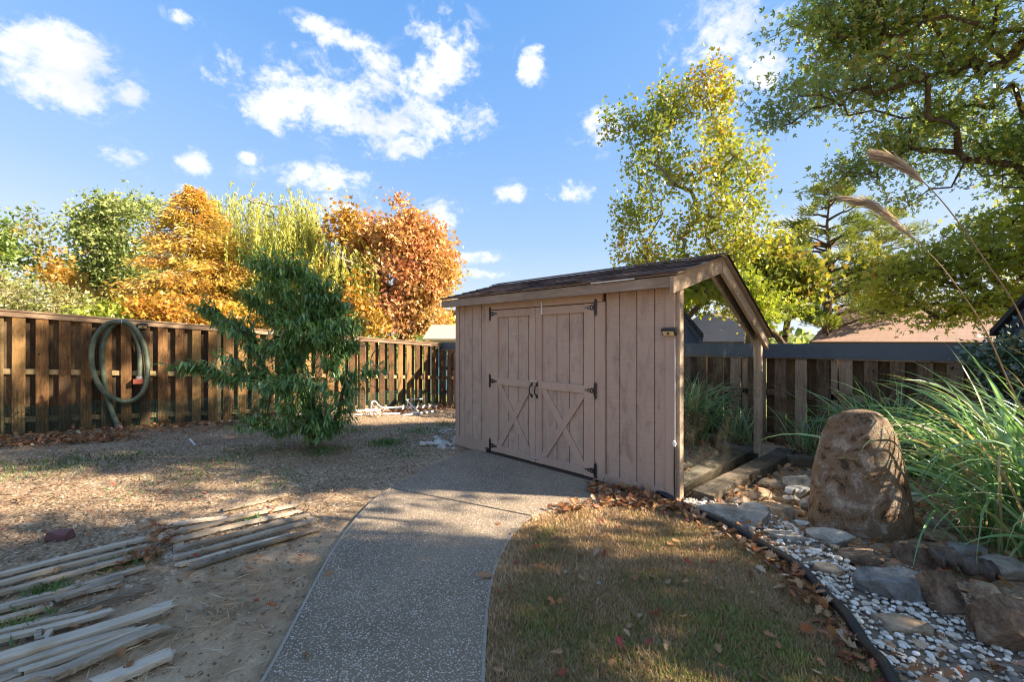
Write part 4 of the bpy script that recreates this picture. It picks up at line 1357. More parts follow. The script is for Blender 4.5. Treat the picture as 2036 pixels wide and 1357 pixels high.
# stone bar leaning at the right
a = Gp(*z6(1165, 860), .22); b = Gp(*z6(1265, 1060), .04)
o = rough_bar('stone_bar', a, b, 0.13, 0.13, M_rockbrown, None, a, 0.01, 8, 0.003); o.location = a
tag(o, 'squared stone bar lying right of the blue-grey slab', 'stone')
a = Gp(*z6(1180, 800), .12); b = Gp(*z6(1440, 850), .10)
mb = SP(); pl = smooth_path([a, a.lerp(b, .3) + Vector((0, 0, .03)), a.lerp(b, .65) + Vector((.03, 0, -.01)), b], 5)
mb.tube(pl, [0.055 + 0.02 * math.sin(i * 1.7) for i in range(len(pl))], 9); o = mb.put('log', M_darkwood, None, a, True); o.location = a; tag(o, 'short gnarled dark log behind the stone bar', 'log')

# standing boulder
Vb, Fb = ICO[5]
Vb = Vb.copy()
q = Vb.copy()
H = 1.10
tt = (q[:, 2] + 1) / 2                                  # 0 foot, 1 top
prof_t = [0.0, .08, .27, .545, .78, .936, .985, 1.0]
prof_l = [-.36, -.385, -.39, -.368, -.31, -.235, -.15, -.02]
prof_r = [.34, .385, .37, .31, .265, .19, .11, .02]
ang = np.arctan2(q[:, 1], q[:, 0])
L = np.interp(tt, prof_t, prof_l); R_ = np.interp(tt, prof_t, prof_r)
cx = (L + R_) / 2; hw = (R_ - L) / 2
sq = 1 / np.maximum(np.abs(np.cos(ang)) ** 2.15 + np.abs(np.sin(ang)) ** 2.15, 1e-6) ** (1 / 2.15)
bx = cx + hw * sq * np.cos(ang); by = hw * 0.78 * sq * np.sin(ang)
bz = tt * H - 0.08
B = np.stack([bx, by, bz], -1)
for nrm, d in (((-.8, -.5, .3), .43), ((.85, -.45, .28), .49), ((.1, -1, .18), .36), ((-.5, -.6, .62), .70), ((.55, -.3, .78), .93)):
    nv = np.array(nrm) / np.linalg.norm(nrm); k = np.maximum(0, B @ nv - d); B -= 0.8 * k[:, None] * nv
nr = q / np.linalg.norm(q, axis=1)[:, None]
B += nr * (0.030 * fbm(B, 2.2, 3) + 0.010 * fbm(B, 13.0, 4) - 0.012 * np.abs(fbm(B + 7, 4.5, 3)))[:, None]
bl = link('boulder', npmesh('boulder', B, Fb, smooth=True), M_boulder)
pb = Gp(1712, 1052, 0)
bl.location = pb; bl.rotation_euler = (0, 0, YAW)
tag(bl, 'tall rust-brown standing boulder among grasses and rocks', 'boulder')

# sleepers along the gable
o = rough_bar('timber_sleeper', (-1.93, 4.42, 0.05), (-1.90, 7.10, 0.055), 0.22, 0.13, M_beam, None, (-1.9, 4.4, 0), 0.06, 14, 0.006); o.location = (-1.9, 4.4, 0)
tag(o, 'long weathered timber sleeper lying along the mirrored end of the shed', 'sleeper')
o = rough_bar('timber_sleeper', (-1.80, 6.62, 0.055), (-1.28, 7.15, 0.05), 0.20, 0.12, M_beam, None, (-1.6, 6.7, 0), 0.03, 6, 0.004); o.location = (-1.6, 6.7, 0)
tag(o, 'short timber sleeper at the foot of the rear post by the fence', 'sleeper')

# white stones by the left corner of the shed
def stone_scatter(n, cx, cy, sx, sy, smin, smax, mat, label, group, seed):
    r = np.random.default_rng(seed)
    mes = [rock_mesh('stone', (1, .8, .55), 2, 8, .08, seed + i) for i in range(4)]
    for me in mes:
        me.materials.append(mat)
    for i in range(n):
        x = cx + r.normal() * sx; y = cy + r.normal() * sy
        if x > -5.66 and y > YF - 0.06:
            continue
        if in_poly(np.array([x]), np.array([y]), upper)[0]:
            continue
        s = r.uniform(smin, smax)
        o = bpy.data.objects.new('stone', mes[i % 4]); COL.objects.link(o)
        o.location = (x, y, hz(x, y) + s * .1); o.rotation_euler = (r.uniform(-.3, .3), r.uniform(-.3, .3), r.uniform(0, 6.28)); o.scale = (s, s, s)
        o.parent = g


c = near_ground(892, 884)
stone_scatter(46, c.x - .05, c.y + .05, 0.22, 0.22, 0.06, 0.14, M_rockwhite, 'white limestone chunk in the pile at the left foot of the shed', 'white limestone chunks by the shed corner', 5)
c = near_ground(905, 860)
stone_scatter(26, c.x - .15, c.y, 0.20, 0.22, 0.05, 0.10, M_rockwhite, 'white limestone chunk in the pile at the left foot of the shed', 'white limestone chunks by the shed corner', 9)

# ------------------------------------------------------------------ pebbles
n = 19000
a = np.array(GRAVEL)
px_ = RNG.uniform(a[:, 0].min(), a[:, 0].max(), n); py_ = RNG.uniform(a[:, 1].min(), a[:, 1].max(), n)
Zc = px_ * FW[0] + py_ * FW[1]; Xc = px_ * RT[0] + py_ * RT[1]
ok = in_poly(px_, py_, GRAVEL) & (Zc > 1.6) & (np.abs(Xc) < 1.2 * Zc + .2)
prob = np.clip(1.15 - 0.14 * (Zc - 1.9) ** 1.3, 0.30, 1)
ok &= RNG.random(n) < prob
px_, py_, Zc = px_[ok], py_[ok], Zc[ok]
sz = (0.007 + 0.014 * RNG.random(len(px_)) ** 1.3) * (1 + 0.4 * (RNG.random(len(px_)) < .12))
V1, F1 = ICO[1]
order = np.argsort(Zc + RNG.random(len(Zc)) * .05)
pme = []
for i in range(8):
    v = V1 * np.array([1, RNG.uniform(.7, .9), RNG.uniform(.45, .65)]) * (1 + 0.12 * fbm(V1 + i * 9, 1.5, 2)[:, None])
    me = npmesh('pebble', v, F1, smooth=True); me.materials.append(M_pebble); pme.append(me)
for i in order[:300]:
    o = bpy.data.objects.new('pebble', pme[i % 8]); COL.objects.link(o); o.parent = bed
    s = sz[i]
    o.location = (px_[i], py_[i], 0.040 + s * .35 + RNG.uniform(0, .006)); o.rotation_euler = (RNG.uniform(-.4, .4), RNG.uniform(-.4, .4), RNG.uniform(0, 6.28)); o.scale = (s, s, s)
rest = order[300:]
VV = []; 
for i in rest:
    s = sz[i]; a_ = RNG.uniform(0, 6.28); ca, sa = math.cos(a_), math.sin(a_)
    v = V1 * np.array([1, .8, .55]) * s
    VV.append(np.stack([v[:, 0] * ca - v[:, 1] * sa + px_[i], v[:, 0] * sa + v[:, 1] * ca + py_[i], v[:, 2] + 0.040 + s * .35 + RNG.uniform(0, .006)], -1))
k = len(V1)
FF = (F1[None] + (np.arange(len(rest)) * k)[:, None, None]).reshape(-1, 3)
o = link('pebbles', npmesh('pebbles', np.concatenate(VV), FF, np.repeat(RNG.random(len(rest)), k), True), M_pebble, bed); o['kind'] = 'stuff'

# ------------------------------------------------------------------ leaf engine


def unit(v):
    return v / np.maximum(np.linalg.norm(v, axis=-1, keepdims=True), 1e-9)


# templates: list of (verts, quads); x along the leaf, y across, z up from the blade
def T_diamond(w=0.5, fold=0.08):
    return np.array([(0, 0, 0), (.45, w / 2, fold), (1, 0, 0), (.45, -w / 2, fold)], float), np.array([(0, 1, 2, 3)])


def T_star(w=0.30, spread=0.9):
    V = []; F = []
    for a, l in ((0, 1.0), (spread, .75), (-spread, .75)):
        c, s = math.cos(a), math.sin(a); b = len(V)
        for x, y in ((0, 0), (.5 * l, w / 2), (l, 0), (.5 * l, -w / 2)):
            V.append((x * c - y * s, x * s + y * c, 0.10 * abs(y) + .05 * x * x))
        F.append((b, b + 1, b + 2, b + 3))
    return np.array(V, float), np.array(F)


def T_lance(w=0.20, droop=0.30):
    V = []
    for x, k in ((0, .15), (.3, 1.0), (.65, .75), (1.0, .02)):
        V += [(x, w / 2 * k, -droop * x * x + .03), (x, 0, -droop * x * x), (x, -w / 2 * k, -droop * x * x + .03)]
    F = []
    for i in range(3):
        b = i * 3
        F += [(b, b + 1, b + 4, b + 3), (b + 1, b + 2, b + 5, b + 4)]
    return np.array(V, float), np.array(F)


def T_oak():
    """pin-oak leaf lying on the ground: three pairs of lobes, slightly curled"""
    V = [(0, 0, 0), (.18, 0, .0)]
    F = []
    def strip(x0, x1, a, l, w):
        b = len(V)
        c, s = math.cos(a), math.sin(a)
        for x, y in ((0, -w), (0, w), (l, w * .25), (l, -w * .25)):
            px, py = x0 + x * c - y * s, x * s + y * c
            V.append((px, py, .35 * py * py + .10 * px * px))
        F.append((b, b + 1, b + 2, b + 3))
    b = len(V)
    V += [(0, -.03, 0), (0, .03, 0), (.95, .11, .09), (.95, -.11, .09)]
    F.append((b, b + 1, b + 2, b + 3))
    for x0, l in ((.26, .36), (.52, .44), (.76, .30)):
        strip(x0, 0, .85, l, .115); strip(x0, 0, -.85, l, .115)
    strip(.80, 0, 0, .30, .14)
    return np.array(V[2:], float), np.array(F) - 2


def leaves(name, P, D, size, tmpl, mat, parent=None, org=(0, 0, 0), rnd=None, upb=None, wmul=None):
    """scatter leaves: P points, D pointing directions, size lengths"""
    V0, F0 = tmpl
    n = len(P); k = len(V0)
    X = unit(D)
    ref = RNG.normal(size=(n, 3))
    if upb is not None:
        ref = ref * (1 - upb) + np.array([0, 0, 1.0]) * upb * 2.0
    Y = unit(np.cross(ref, X)); Zv = np.cross(X, Y)
    s = np.asarray(size)[:, None, None] * np.ones((n, 1, 1))
    V = P[:, None, :] - np.array(org) + s * (V0[None, :, 0:1] * X[:, None] + V0[None, :, 1:2] * Y[:, None] + V0[None, :, 2:3] * Zv[:, None])
    F = (F0[None] + (np.arange(n) * k)[:, None, None]).reshape(-1, F0.shape[1])
    rr = RNG.random(n) if rnd is None else rnd
    return link(name, npmesh(name, V.reshape(-1, 3), F, np.repeat(rr, k)), mat, parent)


def edges_mesh(name, A, Bp, ra, rb, mat, parent, org=(0, 0, 0), k=6):
    A = np.asarray(A, float); Bp = np.asarray(Bp, float)
    n = len(A)
    D = unit(Bp - A); ref = np.where(np.abs(D[:, 2:3]) > .9, np.array([[1.0, 0, 0]]), np.array([[0, 0, 1.0]]))
    U = unit(np.cross(D, ref)); Wv = np.cross(D, U)
    t = np.arange(k) * 2 * math.pi / k
    ring = U[:, None] * np.cos(t)[None, :, None] + Wv[:, None] * np.sin(t)[None, :, None]
    V = np.concatenate([A[:, None] + ring * np.asarray(ra)[:, None, None], Bp[:, None] + ring * np.asarray(rb)[:, None, None]], 1) - np.array(org)
    j = np.arange(k); f = np.stack([j, (j + 1) % k, k + (j + 1) % k, k + j], -1)
    F = (f[None] + (np.arange(n) * 2 * k)[:, None, None]).reshape(-1, 4)
    return link(name, npmesh(name, V.reshape(-1, 3), F, smooth=True), mat, parent)


def skeleton(root, trunk_top, targets, seg=0.5, trunk_n=10, wob=0.08, lift=0.15, start=0.25):
    """grow limbs from the trunk towards every target; returns nodes, parent index, load"""
    nodes = [Vector(root)]; par = [-1]
    root = Vector(root); trunk_top = Vector(trunk_top)
    for i in range(1, trunk_n + 1):
        t = i / trunk_n
        nodes.append(root.lerp(trunk_top, t) + Vector((random.uniform(-1, 1), random.uniform(-1, 1), 0)) * wob * t)
        par.append(i - 1)
    N0 = np.array([tuple(v) for v in nodes])
    T = np.asarray(targets, float)
    dt = np.min(np.linalg.norm(T[:, None] - N0[None], axis=2), axis=1)
    cap = 4000 + len(T) * 12
    arr = np.zeros((cap, 3)); arr[:len(N0)] = N0; cnt = len(N0)
    pen = np.zeros(cap); i0 = int(start * trunk_n)
    pen[:i0] = 50
    tips = np.zeros(len(T), int)
    for ti in np.argsort(dt):
        p = T[ti]
        dv = p - arr[:cnt]
        L = np.linalg.norm(dv, axis=1)
        cost = L + pen[:cnt] + np.maximum(0, arr[:cnt, 2] - p[2] + 0.15 * L) * 1.2
        b = int(np.argmin(cost))
        l = L[b]; m = max(1, int(l / seg))
        a0 = arr[b].copy(); pr = b
        for j in range(1, m + 1):
            t = j / m
            q = a0 * (1 - t) + p * t + np.array([0, 0, lift * l * math.sin(math.pi * t) * 0.5])
            if j < m:
                q = q + RNG.normal(size=3) * 0.06 * seg
            arr[cnt] = q; par.append(pr); pen[cnt] = 0; pr = cnt; cnt += 1
        tips[ti] = pr
    arr = arr[:cnt]; par = np.array(par)
    load = np.zeros(cnt); load[tips] += 1
    for i in range(cnt - 1, 0, -1):
        load[par[i]] += load[i]
    return arr, par, load, tips


def ellipse_targets(ells, n, fwd_first=True):
    """ellipsoids given as (px, py, rx px, ry px, distance, depth radius m, weight)"""
    w = np.array([e[2] * e[3] * e[4] ** 2 * (e[6] if len(e) > 6 else 1) for e in ells]); w = w / max(w.sum(), 1e-9)
    out = [np.zeros((0, 3))]
    for e, wi in zip(ells, w):
        m = max(1, int(round(n * wi)))
        c = Cp(e[0], e[1], e[4]); rx = e[2] * e[4] / FPX; rz = e[3] * e[4] / FPX
        v = unit(RNG.normal(size=(m, 3))) * (RNG.random((m, 1)) ** 0.42)
        X, Z, zz = v[:, 0] * rx, v[:, 1] * e[5], v[:, 2] * rz
        out.append(np.stack([c.x + X * RT[0] + Z * FW[0], c.y + X * RT[1] + Z * FW[1], c.z + zz], -1))
    return np.concatenate(out)


def make_tree(label, base, top, ells, ncl, per, lsize, tmpl, lmat, bmat, r0=0.15, spread=0.45, seg=0.6, droop=-0.2, lift=0.2, start=0.25, extra=None, rmin=0.008, jit=0.28, anis=(1, 1, .8), colshift=None, name='tree', cat='tree', twigs=True, gate=-.22, gate_s=.45):
    T = ellipse_targets(ells, ncl)
    if len(T):
        keep_ = fbm(T + 3.7, gate_s, 2) > gate
        T = T[keep_] if keep_.sum() > 4 else T
    if extra is not None:
        T = np.concatenate([T, extra])
    arr, par, load, tips = skeleton(base, top, T, seg, lift=lift, start=start)
    org = tuple(base)
    t = empty(name, label, cat, org)
    tot = load[0]
    r = np.maximum(rmin, r0 * (load / tot) ** 0.52)
    i = np.arange(1, len(arr)); p = par[1:]
    rp = np.minimum(r[p], r[i] * 1.35 + 0.002)
    rp[:10] = r[p][:10]
    big = r[i] > r0 * 0.30
    if big.any():
        edges_mesh('trunk', arr[p][big], arr[i][big], rp[big], r[i][big], bmat, t, org, 9)
    if (~big).any():
        edges_mesh('branches', arr[p][~big], arr[i][~big], rp[~big], r[i][~big], bmat, t, org, 4)
    m = len(T)
    cnt = RNG.poisson(per, m).clip(3)
    cid = np.repeat(np.arange(m), cnt)
    off = RNG.normal(size=(len(cid), 3)) * spread * np.array(anis) * (0.6 + 0.8 * RNG.random(m))[cid, None]
    P = T[cid] + off
    D = unit(off + RNG.normal(size=off.shape) * spread * .8) + np.array([0, 0, droop])
    cr = RNG.random(m)
    rnd = np.clip(cr[cid] * 0.5 + RNG.random(len(cid)) * 0.5 + (RNG.random(len(cid)) - .5) * jit, 0, 1)
    if colshift is not None:
        rnd = np.clip(colshift(P, rnd), 0, 1)
    sz = lsize * RNG.uniform(.65, 1.25, len(cid)) * (np.where(cid >= m - len(extra), 1.9, 1.0) if extra is not None else 1)
    if twigs and len(cid):
        k = max(1, len(cid) // 14)
        sel = RNG.choice(len(cid), k, replace=False)
        edges_mesh('twigs', T[cid[sel]], P[sel], np.full(k, rmin * .55), np.full(k, rmin * .25), bmat, t, org, 3)
    leaves('crown', P, D, sz, tmpl, lmat, t, org, rnd)
    for c_ in t.children:
        if c_.name.split('.')[0] in ('branches', 'twigs', 'crown'):
            c_['kind'] = 'stuff'
    return t

# ------------------------------------------------------------------ ground cover: lawn blades, chips, weeds, fallen leaves
def pts_in(poly, n, pad=0.0, zmax=9, zmin=1.5):
    a = np.array([(p[0], p[1]) for p in poly])
    x = RNG.uniform(a[:, 0].min(), a[:, 0].max(), n); y = RNG.uniform(a[:, 1].min(), a[:, 1].max(), n)
    Z = x * FW[0] + y * FW[1]; X = x * RT[0] + y * RT[1]
    k = in_poly(x, y, poly) & (Z > zmin) & (Z < zmax) & (np.abs(X) < 1.2 * Z + .4)
    return x[k], y[k]


def blades(name, x, y, z0, lmin, lmax, mat, w=0.10, lean=0.9, parent=None, rndf=None):
    n = len(x)
    P = np.stack([x, y, hgt(x, y) + z0], -1)
    D = RNG.normal(size=(n, 3)); D[:, 2] = 0; D = unit(D) * RNG.uniform(0.2, lean, (n, 1)) + np.array([0, 0, 1.0])
    rnd = RNG.random(n)
    if rndf is not None:
        rnd = np.clip(rndf(P, rnd), 0, 1)
    return leaves(name, P, D, RNG.uniform(lmin, lmax, n), T_diamond(w, 0.03), mat, parent, (0, 0, 0), rnd)


M_blade = leafmat('lawn_blades', [(0.0, (0.70, 0.58, 0.42)), (0.25, (0.53, 0.39, 0.25)), (0.50, (0.39, 0.265, 0.15)), (0.68, (0.31, 0.235, 0.11)), (0.82, (0.22, 0.25, 0.075)), (1.0, (0.21, 0.33, 0.085))], 0.25, 2.5, 0.25, gloss=0.03)
x, y = pts_in(LAWN, 330000, zmax=6, zmin=1.7)
Zl = x * FW[0] + y * FW[1]
k = RNG.random(len(x)) < np.clip(1.25 - .14 * Zl, .45, 1)
x, y = x[k][:120000], y[k][:120000]


def lawn_col(P, r):
    Z = P[:, 0] * FW[0] + P[:, 1] * FW[1]
    g = fbm(P, 1.6, 3) * .45
    edge = dist_poly(P[:, 0], P[:, 1], [(p.x, p.y) for p in PATH_R])
    return 0.26 + 0.62 * r + g * .9 - 0.30 * (1 - sstep(edge, 0.03, 0.28)) + 0.10 * (1 - sstep(Z, 2.2, 3.4)) - 0.12 * sstep(Z, 3.2, 4.2)


o = blades('lawn_grass', x, y, 0.020, 0.022, 0.058, M_blade, 0.13, 1.5, lawn, lawn_col); o['kind'] = 'stuff'

M_chip = leafmat('litter_chips', [(0.0, (0.06, 0.034, 0.02)), (0.3, (0.14, 0.082, 0.045)), (0.62, (0.24, 0.15, 0.085)), (0.86, (0.36, 0.25, 0.15)), (0.96, (0.52, 0.43, 0.32)), (1.0, (0.72, 0.67, 0.58))], 0.1, 3, 0.15, gloss=0.02)
n = 150000
x = RNG.uniform(-11, -1.7, n); y = RNG.uniform(-3, 8, n)
Z = x * FW[0] + y * FW[1]; X = x * RT[0] + y * RT[1]
q = np.stack([x, y, x * 0], -1)
dens_ = 0.16 + 0.8 * sstep(-x + 0.9 * fbm(q, 1.2, 3), 4.1, 5.4)
dens_ *= 0.22 + 0.6 * sstep(fbm(q, 1.5, 4), -.25, .25)
k = (Z > 1.8) & (np.abs(X) < 1.2 * Z) & (RNG.random(n) < dens_ * np.clip(1.3 - Z * .07, .4, 1)) & ~in_poly(x, y, lower) & ~in_poly(x, y, upper) & ~in_poly(x, y, LAWN) & ~((x > -5.6) & (y > 4.18))
x, y = x[k], y[k]
P = np.stack([x, y, hgt(x, y) + 0.016 + 0.02 * RNG.random(len(x)) + 0.030 * fbm(np.stack([x, y, x * 0], -1), 1.3, 4)], -1)
D = RNG.normal(size=P.shape); D[:, 2] *= .25
o = leaves('leaf_litter', P, D, RNG.uniform(.012, .036, len(x)), T_diamond(.5, .12), M_chip, g, (0, 0, 0), None, 0.75); o['kind'] = 'stuff'

M_weed = leafmat('weed_green', [(0.0, (0.05, 0.10, 0.03)), (0.6, (0.10, 0.19, 0.055)), (1.0, (0.2, 0.27, 0.09))], 0.3, 3, 0.2)
wx, wy = [], []
for px, py, rr_, nn_ in ((770, 882, .16, 500), (840, 858, .28, 420), (640, 900, .2, 350), (60, 930, .35, 420), (150, 925, .3, 260), (240, 912, .3, 220), (700, 860, .25, 240), (800, 905, .2, 160), (420, 925, .3, 180), (500, 900, .25, 160), (20, 1260, .12, 200),
                         (255, 1122, .07, 120), (100, 1180, .06, 130), (500, 1038, .05, 90), (885, 845, .15, 160), (300, 850, .2, 200), (350, 960, .3, 150), (560, 955, .25, 130)):
    p = near_ground(px, py)
    wx.append(p.x + RNG.normal(size=nn_) * rr_); wy.append(p.y + RNG.normal(size=nn_) * rr_)
wx = np.concatenate(wx); wy = np.concatenate(wy)
o = blades('weeds', wx, wy, 0.0, .03, .085, M_weed, .2, 1.8, g); o['kind'] = 'stuff'
M_straw = leafmat('dry_straw', [(0.0, (0.30, 0.20, 0.11)), (0.6, (0.48, 0.36, 0.21)), (1.0, (0.60, 0.50, 0.35))], 0.15, 3, 0.2)
sx_, sy_ = [], []
for px, py, rr_, nn_ in ((470, 1200, .22, 170), (330, 1260, .20, 170), (420, 1320, .22, 160), (250, 1330, .2, 120), (560, 1130, .2, 60), (470, 1140, .12, 80)):
    p = Gp(px, py); sx_.append(p.x + RNG.normal(size=nn_) * rr_); sy_.append(p.y + RNG.normal(size=nn_) * rr_)
sx_ = np.concatenate(sx_); sy_ = np.concatenate(sy_)
P = np.stack([sx_, sy_, 0.018 + RNG.random(len(sx_)) * .02], -1); D = RNG.normal(size=P.shape); D[:, 2] *= .12
k = ~in_poly(sx_, sy_, lower)
o = leaves('dry_straw', P[k], D[k], RNG.uniform(.05, .16, k.sum()), T_diamond(.035, .0), M_straw, g); o['kind'] = 'stuff'

# crumbs of soil and grit on the bare dirt
n = 9000
x = RNG.uniform(-6.5, -1.8, n); y = RNG.uniform(-1.2, 3.2, n)
Z = x * FW[0] + y * FW[1]; X = x * RT[0] + y * RT[1]
k = (Z > 1.8) & (np.abs(X) < 1.2 * Z) & ~in_poly(x, y, lower) & ~in_poly(x, y, upper) & ~in_poly(x, y, LAWN)
x, y = x[k], y[k]
V0_, F0_ = ICO[0]
s_ = .0035 + .009 * RNG.random(len(x)) ** 3
V = V0_[None] * s_[:, None, None] * RNG.uniform(.6, 1.2, (len(x), 12, 1)) * np.array([1, 1, .7])
V = V + np.stack([x, y, hgt(x, y) + .002 + .008 * RNG.random(len(x))], -1)[:, None]
F = (F0_[None] + (np.arange(len(x)) * 12)[:, None, None]).reshape(-1, 3)
M_clod = leafmat('soil_crumb', [(0.0, (0.16, 0.11, 0.07)), (0.6, (0.34, 0.25, 0.165)), (0.9, (0.46, 0.37, 0.27)), (1.0, (0.62, 0.57, 0.50))], 0.02, 3, .2)
o = link('soil_crumbs', npmesh('soil_crumbs', V.reshape(-1, 3), F, np.repeat(RNG.random(len(x)), 12)), M_clod, g); o['kind'] = 'stuff'

# fallen oak leaves
FL_STOPS = [(0.0, (0.10, 0.045, 0.022)), (0.25, (0.24, 0.105, 0.045)), (0.5, (0.40, 0.19, 0.075)), (0.68, (0.42, 0.28, 0.15)), (0.82, (0.36, 0.10, 0.04)), (0.92, (0.50, 0.40, 0.28)), (1.0, (0.30, 0.03, 0.03))]
M_fall = leafmat('fallen_oak_leaf', FL_STOPS, 0.2, 3, 0.1, gloss=0.03)
m, N = newmat('fallen_oak_leaf_single')
oi = N.n('ShaderNodeObjectInfo').outputs['Random']
cc = N.ramp(oi, [(0.0, (0.14, 0.06, 0.03)), (0.2, (0.30, 0.15, 0.07)), (0.45, (0.42, 0.25, 0.13)), (0.62, (0.36, 0.30, 0.22)), (0.75, (0.45, 0.20, 0.08)), (0.9, (0.30, 0.06, 0.04)), (1.0, (0.24, 0.05, 0.06))])
cc = N.mix(N.noise(wpos(N), 60, 3), cc, N.mix(1.0, cc, (0.6, 0.55, 0.5, 1), 'MULTIPLY'))
M_fall1 = finish(m, N, cc, 0.75, N.noise(wpos(N), 120, 2), 0.2, 0.002, spec=0.15)
toak = T_oak()
tme = []
for i in range(3):
    Vv = toak[0].copy(); Vv[:, 2] += (0.16 * (i - .5)) * Vv[:, 1] ** 2 * 2 + .1 * np.abs(Vv[:, 1]) + .05 * Vv[:, 0] ** 2 * i
    me = npmesh('fallen_leaf', Vv, toak[1]); me.materials.append(M_fall1); tme.append(me)


def put_leaf(x, y, z, s, par):
    o = bpy.data.objects.new('fallen_leaf', random.choice(tme)); COL.objects.link(o); o.parent = par
    o.location = (x, y, z); o.rotation_euler = (random.uniform(-.35, .35), random.uniform(-.35, .35), random.uniform(0, 6.28)); o.scale = (s, s, s)


x, y = pts_in(LAWN, 620, zmax=4.4, zmin=1.7)
for a_, b_ in list(zip(x, y))[:150]:
    put_leaf(a_, b_, 0.055 + random.uniform(0, .015), random.uniform(.035, .072), lawn)
x, y = pts_in(lower, 400, zmax=4, zmin=1.8)
for a_, b_ in list(zip(x, y))[:5]:
    put_leaf(a_, b_, 0.042, random.uniform(.04, .07), path)
put_leaf(*Gp(984, 1160)[:2], 0.05, .11, lawn)
x, y = pts_in([(p.x, p.y) for p in (Gp(0, 1357), Gp(540, 1357), Gp(720, 1020), Gp(350, 960), Gp(0, 980))], 900, zmax=6)
for a_, b_ in list(zip(x, y))[:130]:
    put_leaf(a_, b_, 0.035, random.uniform(.04, .08), g)


def fall_band(x, y, z, smin=.055, smax=.10, par=None, name='fallen_leaves'):
    P = np.stack([x, y, z], -1)
    D = RNG.normal(size=P.shape); D[:, 2] *= .35
    o = leaves(name, P, D, RNG.uniform(smin, smax, len(x)), toak, M_fall, par, (0, 0, 0), None, 0.55)
    o['kind'] = 'stuff'
    return o


def along(pl, n, spread, lo=0, hi=1):
    P = np.array([(p[0], p[1]) for p in pl]); i = RNG.uniform(lo * (len(P) - 1), hi * (len(P) - 1) - 1e-3, n); k = i.astype(int); f = (i - k)[:, None]
    q = P[k] * (1 - f) + P[k + 1] * f
    return q[:, 0] + RNG.normal(size=n) * spread, q[:, 1] + RNG.normal(size=n) * spread


x1, y1 = along(HOSE_S, 900, 0.085, 0.02, .85)
k = in_poly(x1, y1, LAWN) & (dist_poly(x1, y1, [(p.x, p.y) for p in HOSE_S]) > .04); x1, y1 = x1[k], y1[k]
x2, y2 = along([Gp(1175, 985), Gp(1230, 1000), Gp(1320, 1012), Gp(1390, 1040)], 300, 0.055)
x3, y3 = along([Gp(1180, 975), Gp(1250, 985), Gp(1300, 1000)], 160, 0.03)
x4, y4 = along([Gp(1100, 1030), Gp(1200, 1010), Gp(1300, 1020)], 150, 0.05)
fx, fy = np.concatenate([x1, x2, x3, x4]), np.concatenate([y1, y2, y3, y4])
k = ~((fy > 4.165) & (fx < -2.1)); fx, fy = fx[k], fy[k]
fall_band(fx, fy, 0.045 + RNG.random(len(fx)) * .04, .05, .09, lawn)
BEDBACK = [(p.x, p.y) for p in (Gp(1400, 1000), Gp(1500, 1022), Gp(1570, 1050), Gp(1640, 1100), Gp(1700, 1140), Gp(1745, 1180), Gp(1850, 1205), Gp(1960, 1262), Gp(2150, 1330))] + [(1.6, 2.0), (2.5, 7.6), (-2.05, 7.6), (-2.05, 4.4)]
x, y = pts_in(BEDBACK, 3400, zmax=8)
fall_band(x, y, 0.02 + RNG.random(len(x)) * .05, .05, .09, g)
x, y = pts_in(GRAVEL, 5200, zmax=6)
k = RNG.random(len(x)) < sstep(fbm(np.stack([x, y, x * 0], -1), 2.2, 3), -.1, .35) * .35
fall_band(x[k], y[k], 0.062 + RNG.random(k.sum()) * .03, .045, .08, bed)
x = RNG.uniform(XFL + .1, XFL + .9, 3600); y = RNG.uniform(-2.5, 8, 3600)
x5 = XFL + .12 + np.abs(RNG.normal(size=1500)) * .45; y5 = RNG.uniform(-3, 8, 1500)
fall_band(x5, y5, hgt(x5, y5) + 0.02 + RNG.random(1500) * .06, .06, .10, g)
x6, y6 = along([near_ground(40, 885), near_ground(250, 872)], 800, .22)
fall_band(x6, y6, hgt(x6, y6) + 0.02 + RNG.random(800) * .05, .05, .09, g)
x7, y7 = along([Gp(270, 1130), Gp(330, 1090), Gp(310, 1050)], 90, .05)
fall_band(x7, y7, 0.04 + RNG.random(90) * .03, .05, .08, g)
# twigs of a pruned red shrub at the left
for px0, py0, px1, py1 in ((0, 1010, 150, 948), (60, 975, 170, 960), (0, 1000, 120, 985), (40, 1000, 110, 945), (0, 985, 90, 990)):
    a = Gp(px0, py0, .03); b = Gp(px1, py1, .10)
    mb = SP(); mb.tube([a, a.lerp(b, .5) + Vector((0, 0, .02)), b], [0.004, 0.003, 0.0015], 5); o = mb.put('twig', M_barkred, g, a); o.location = a

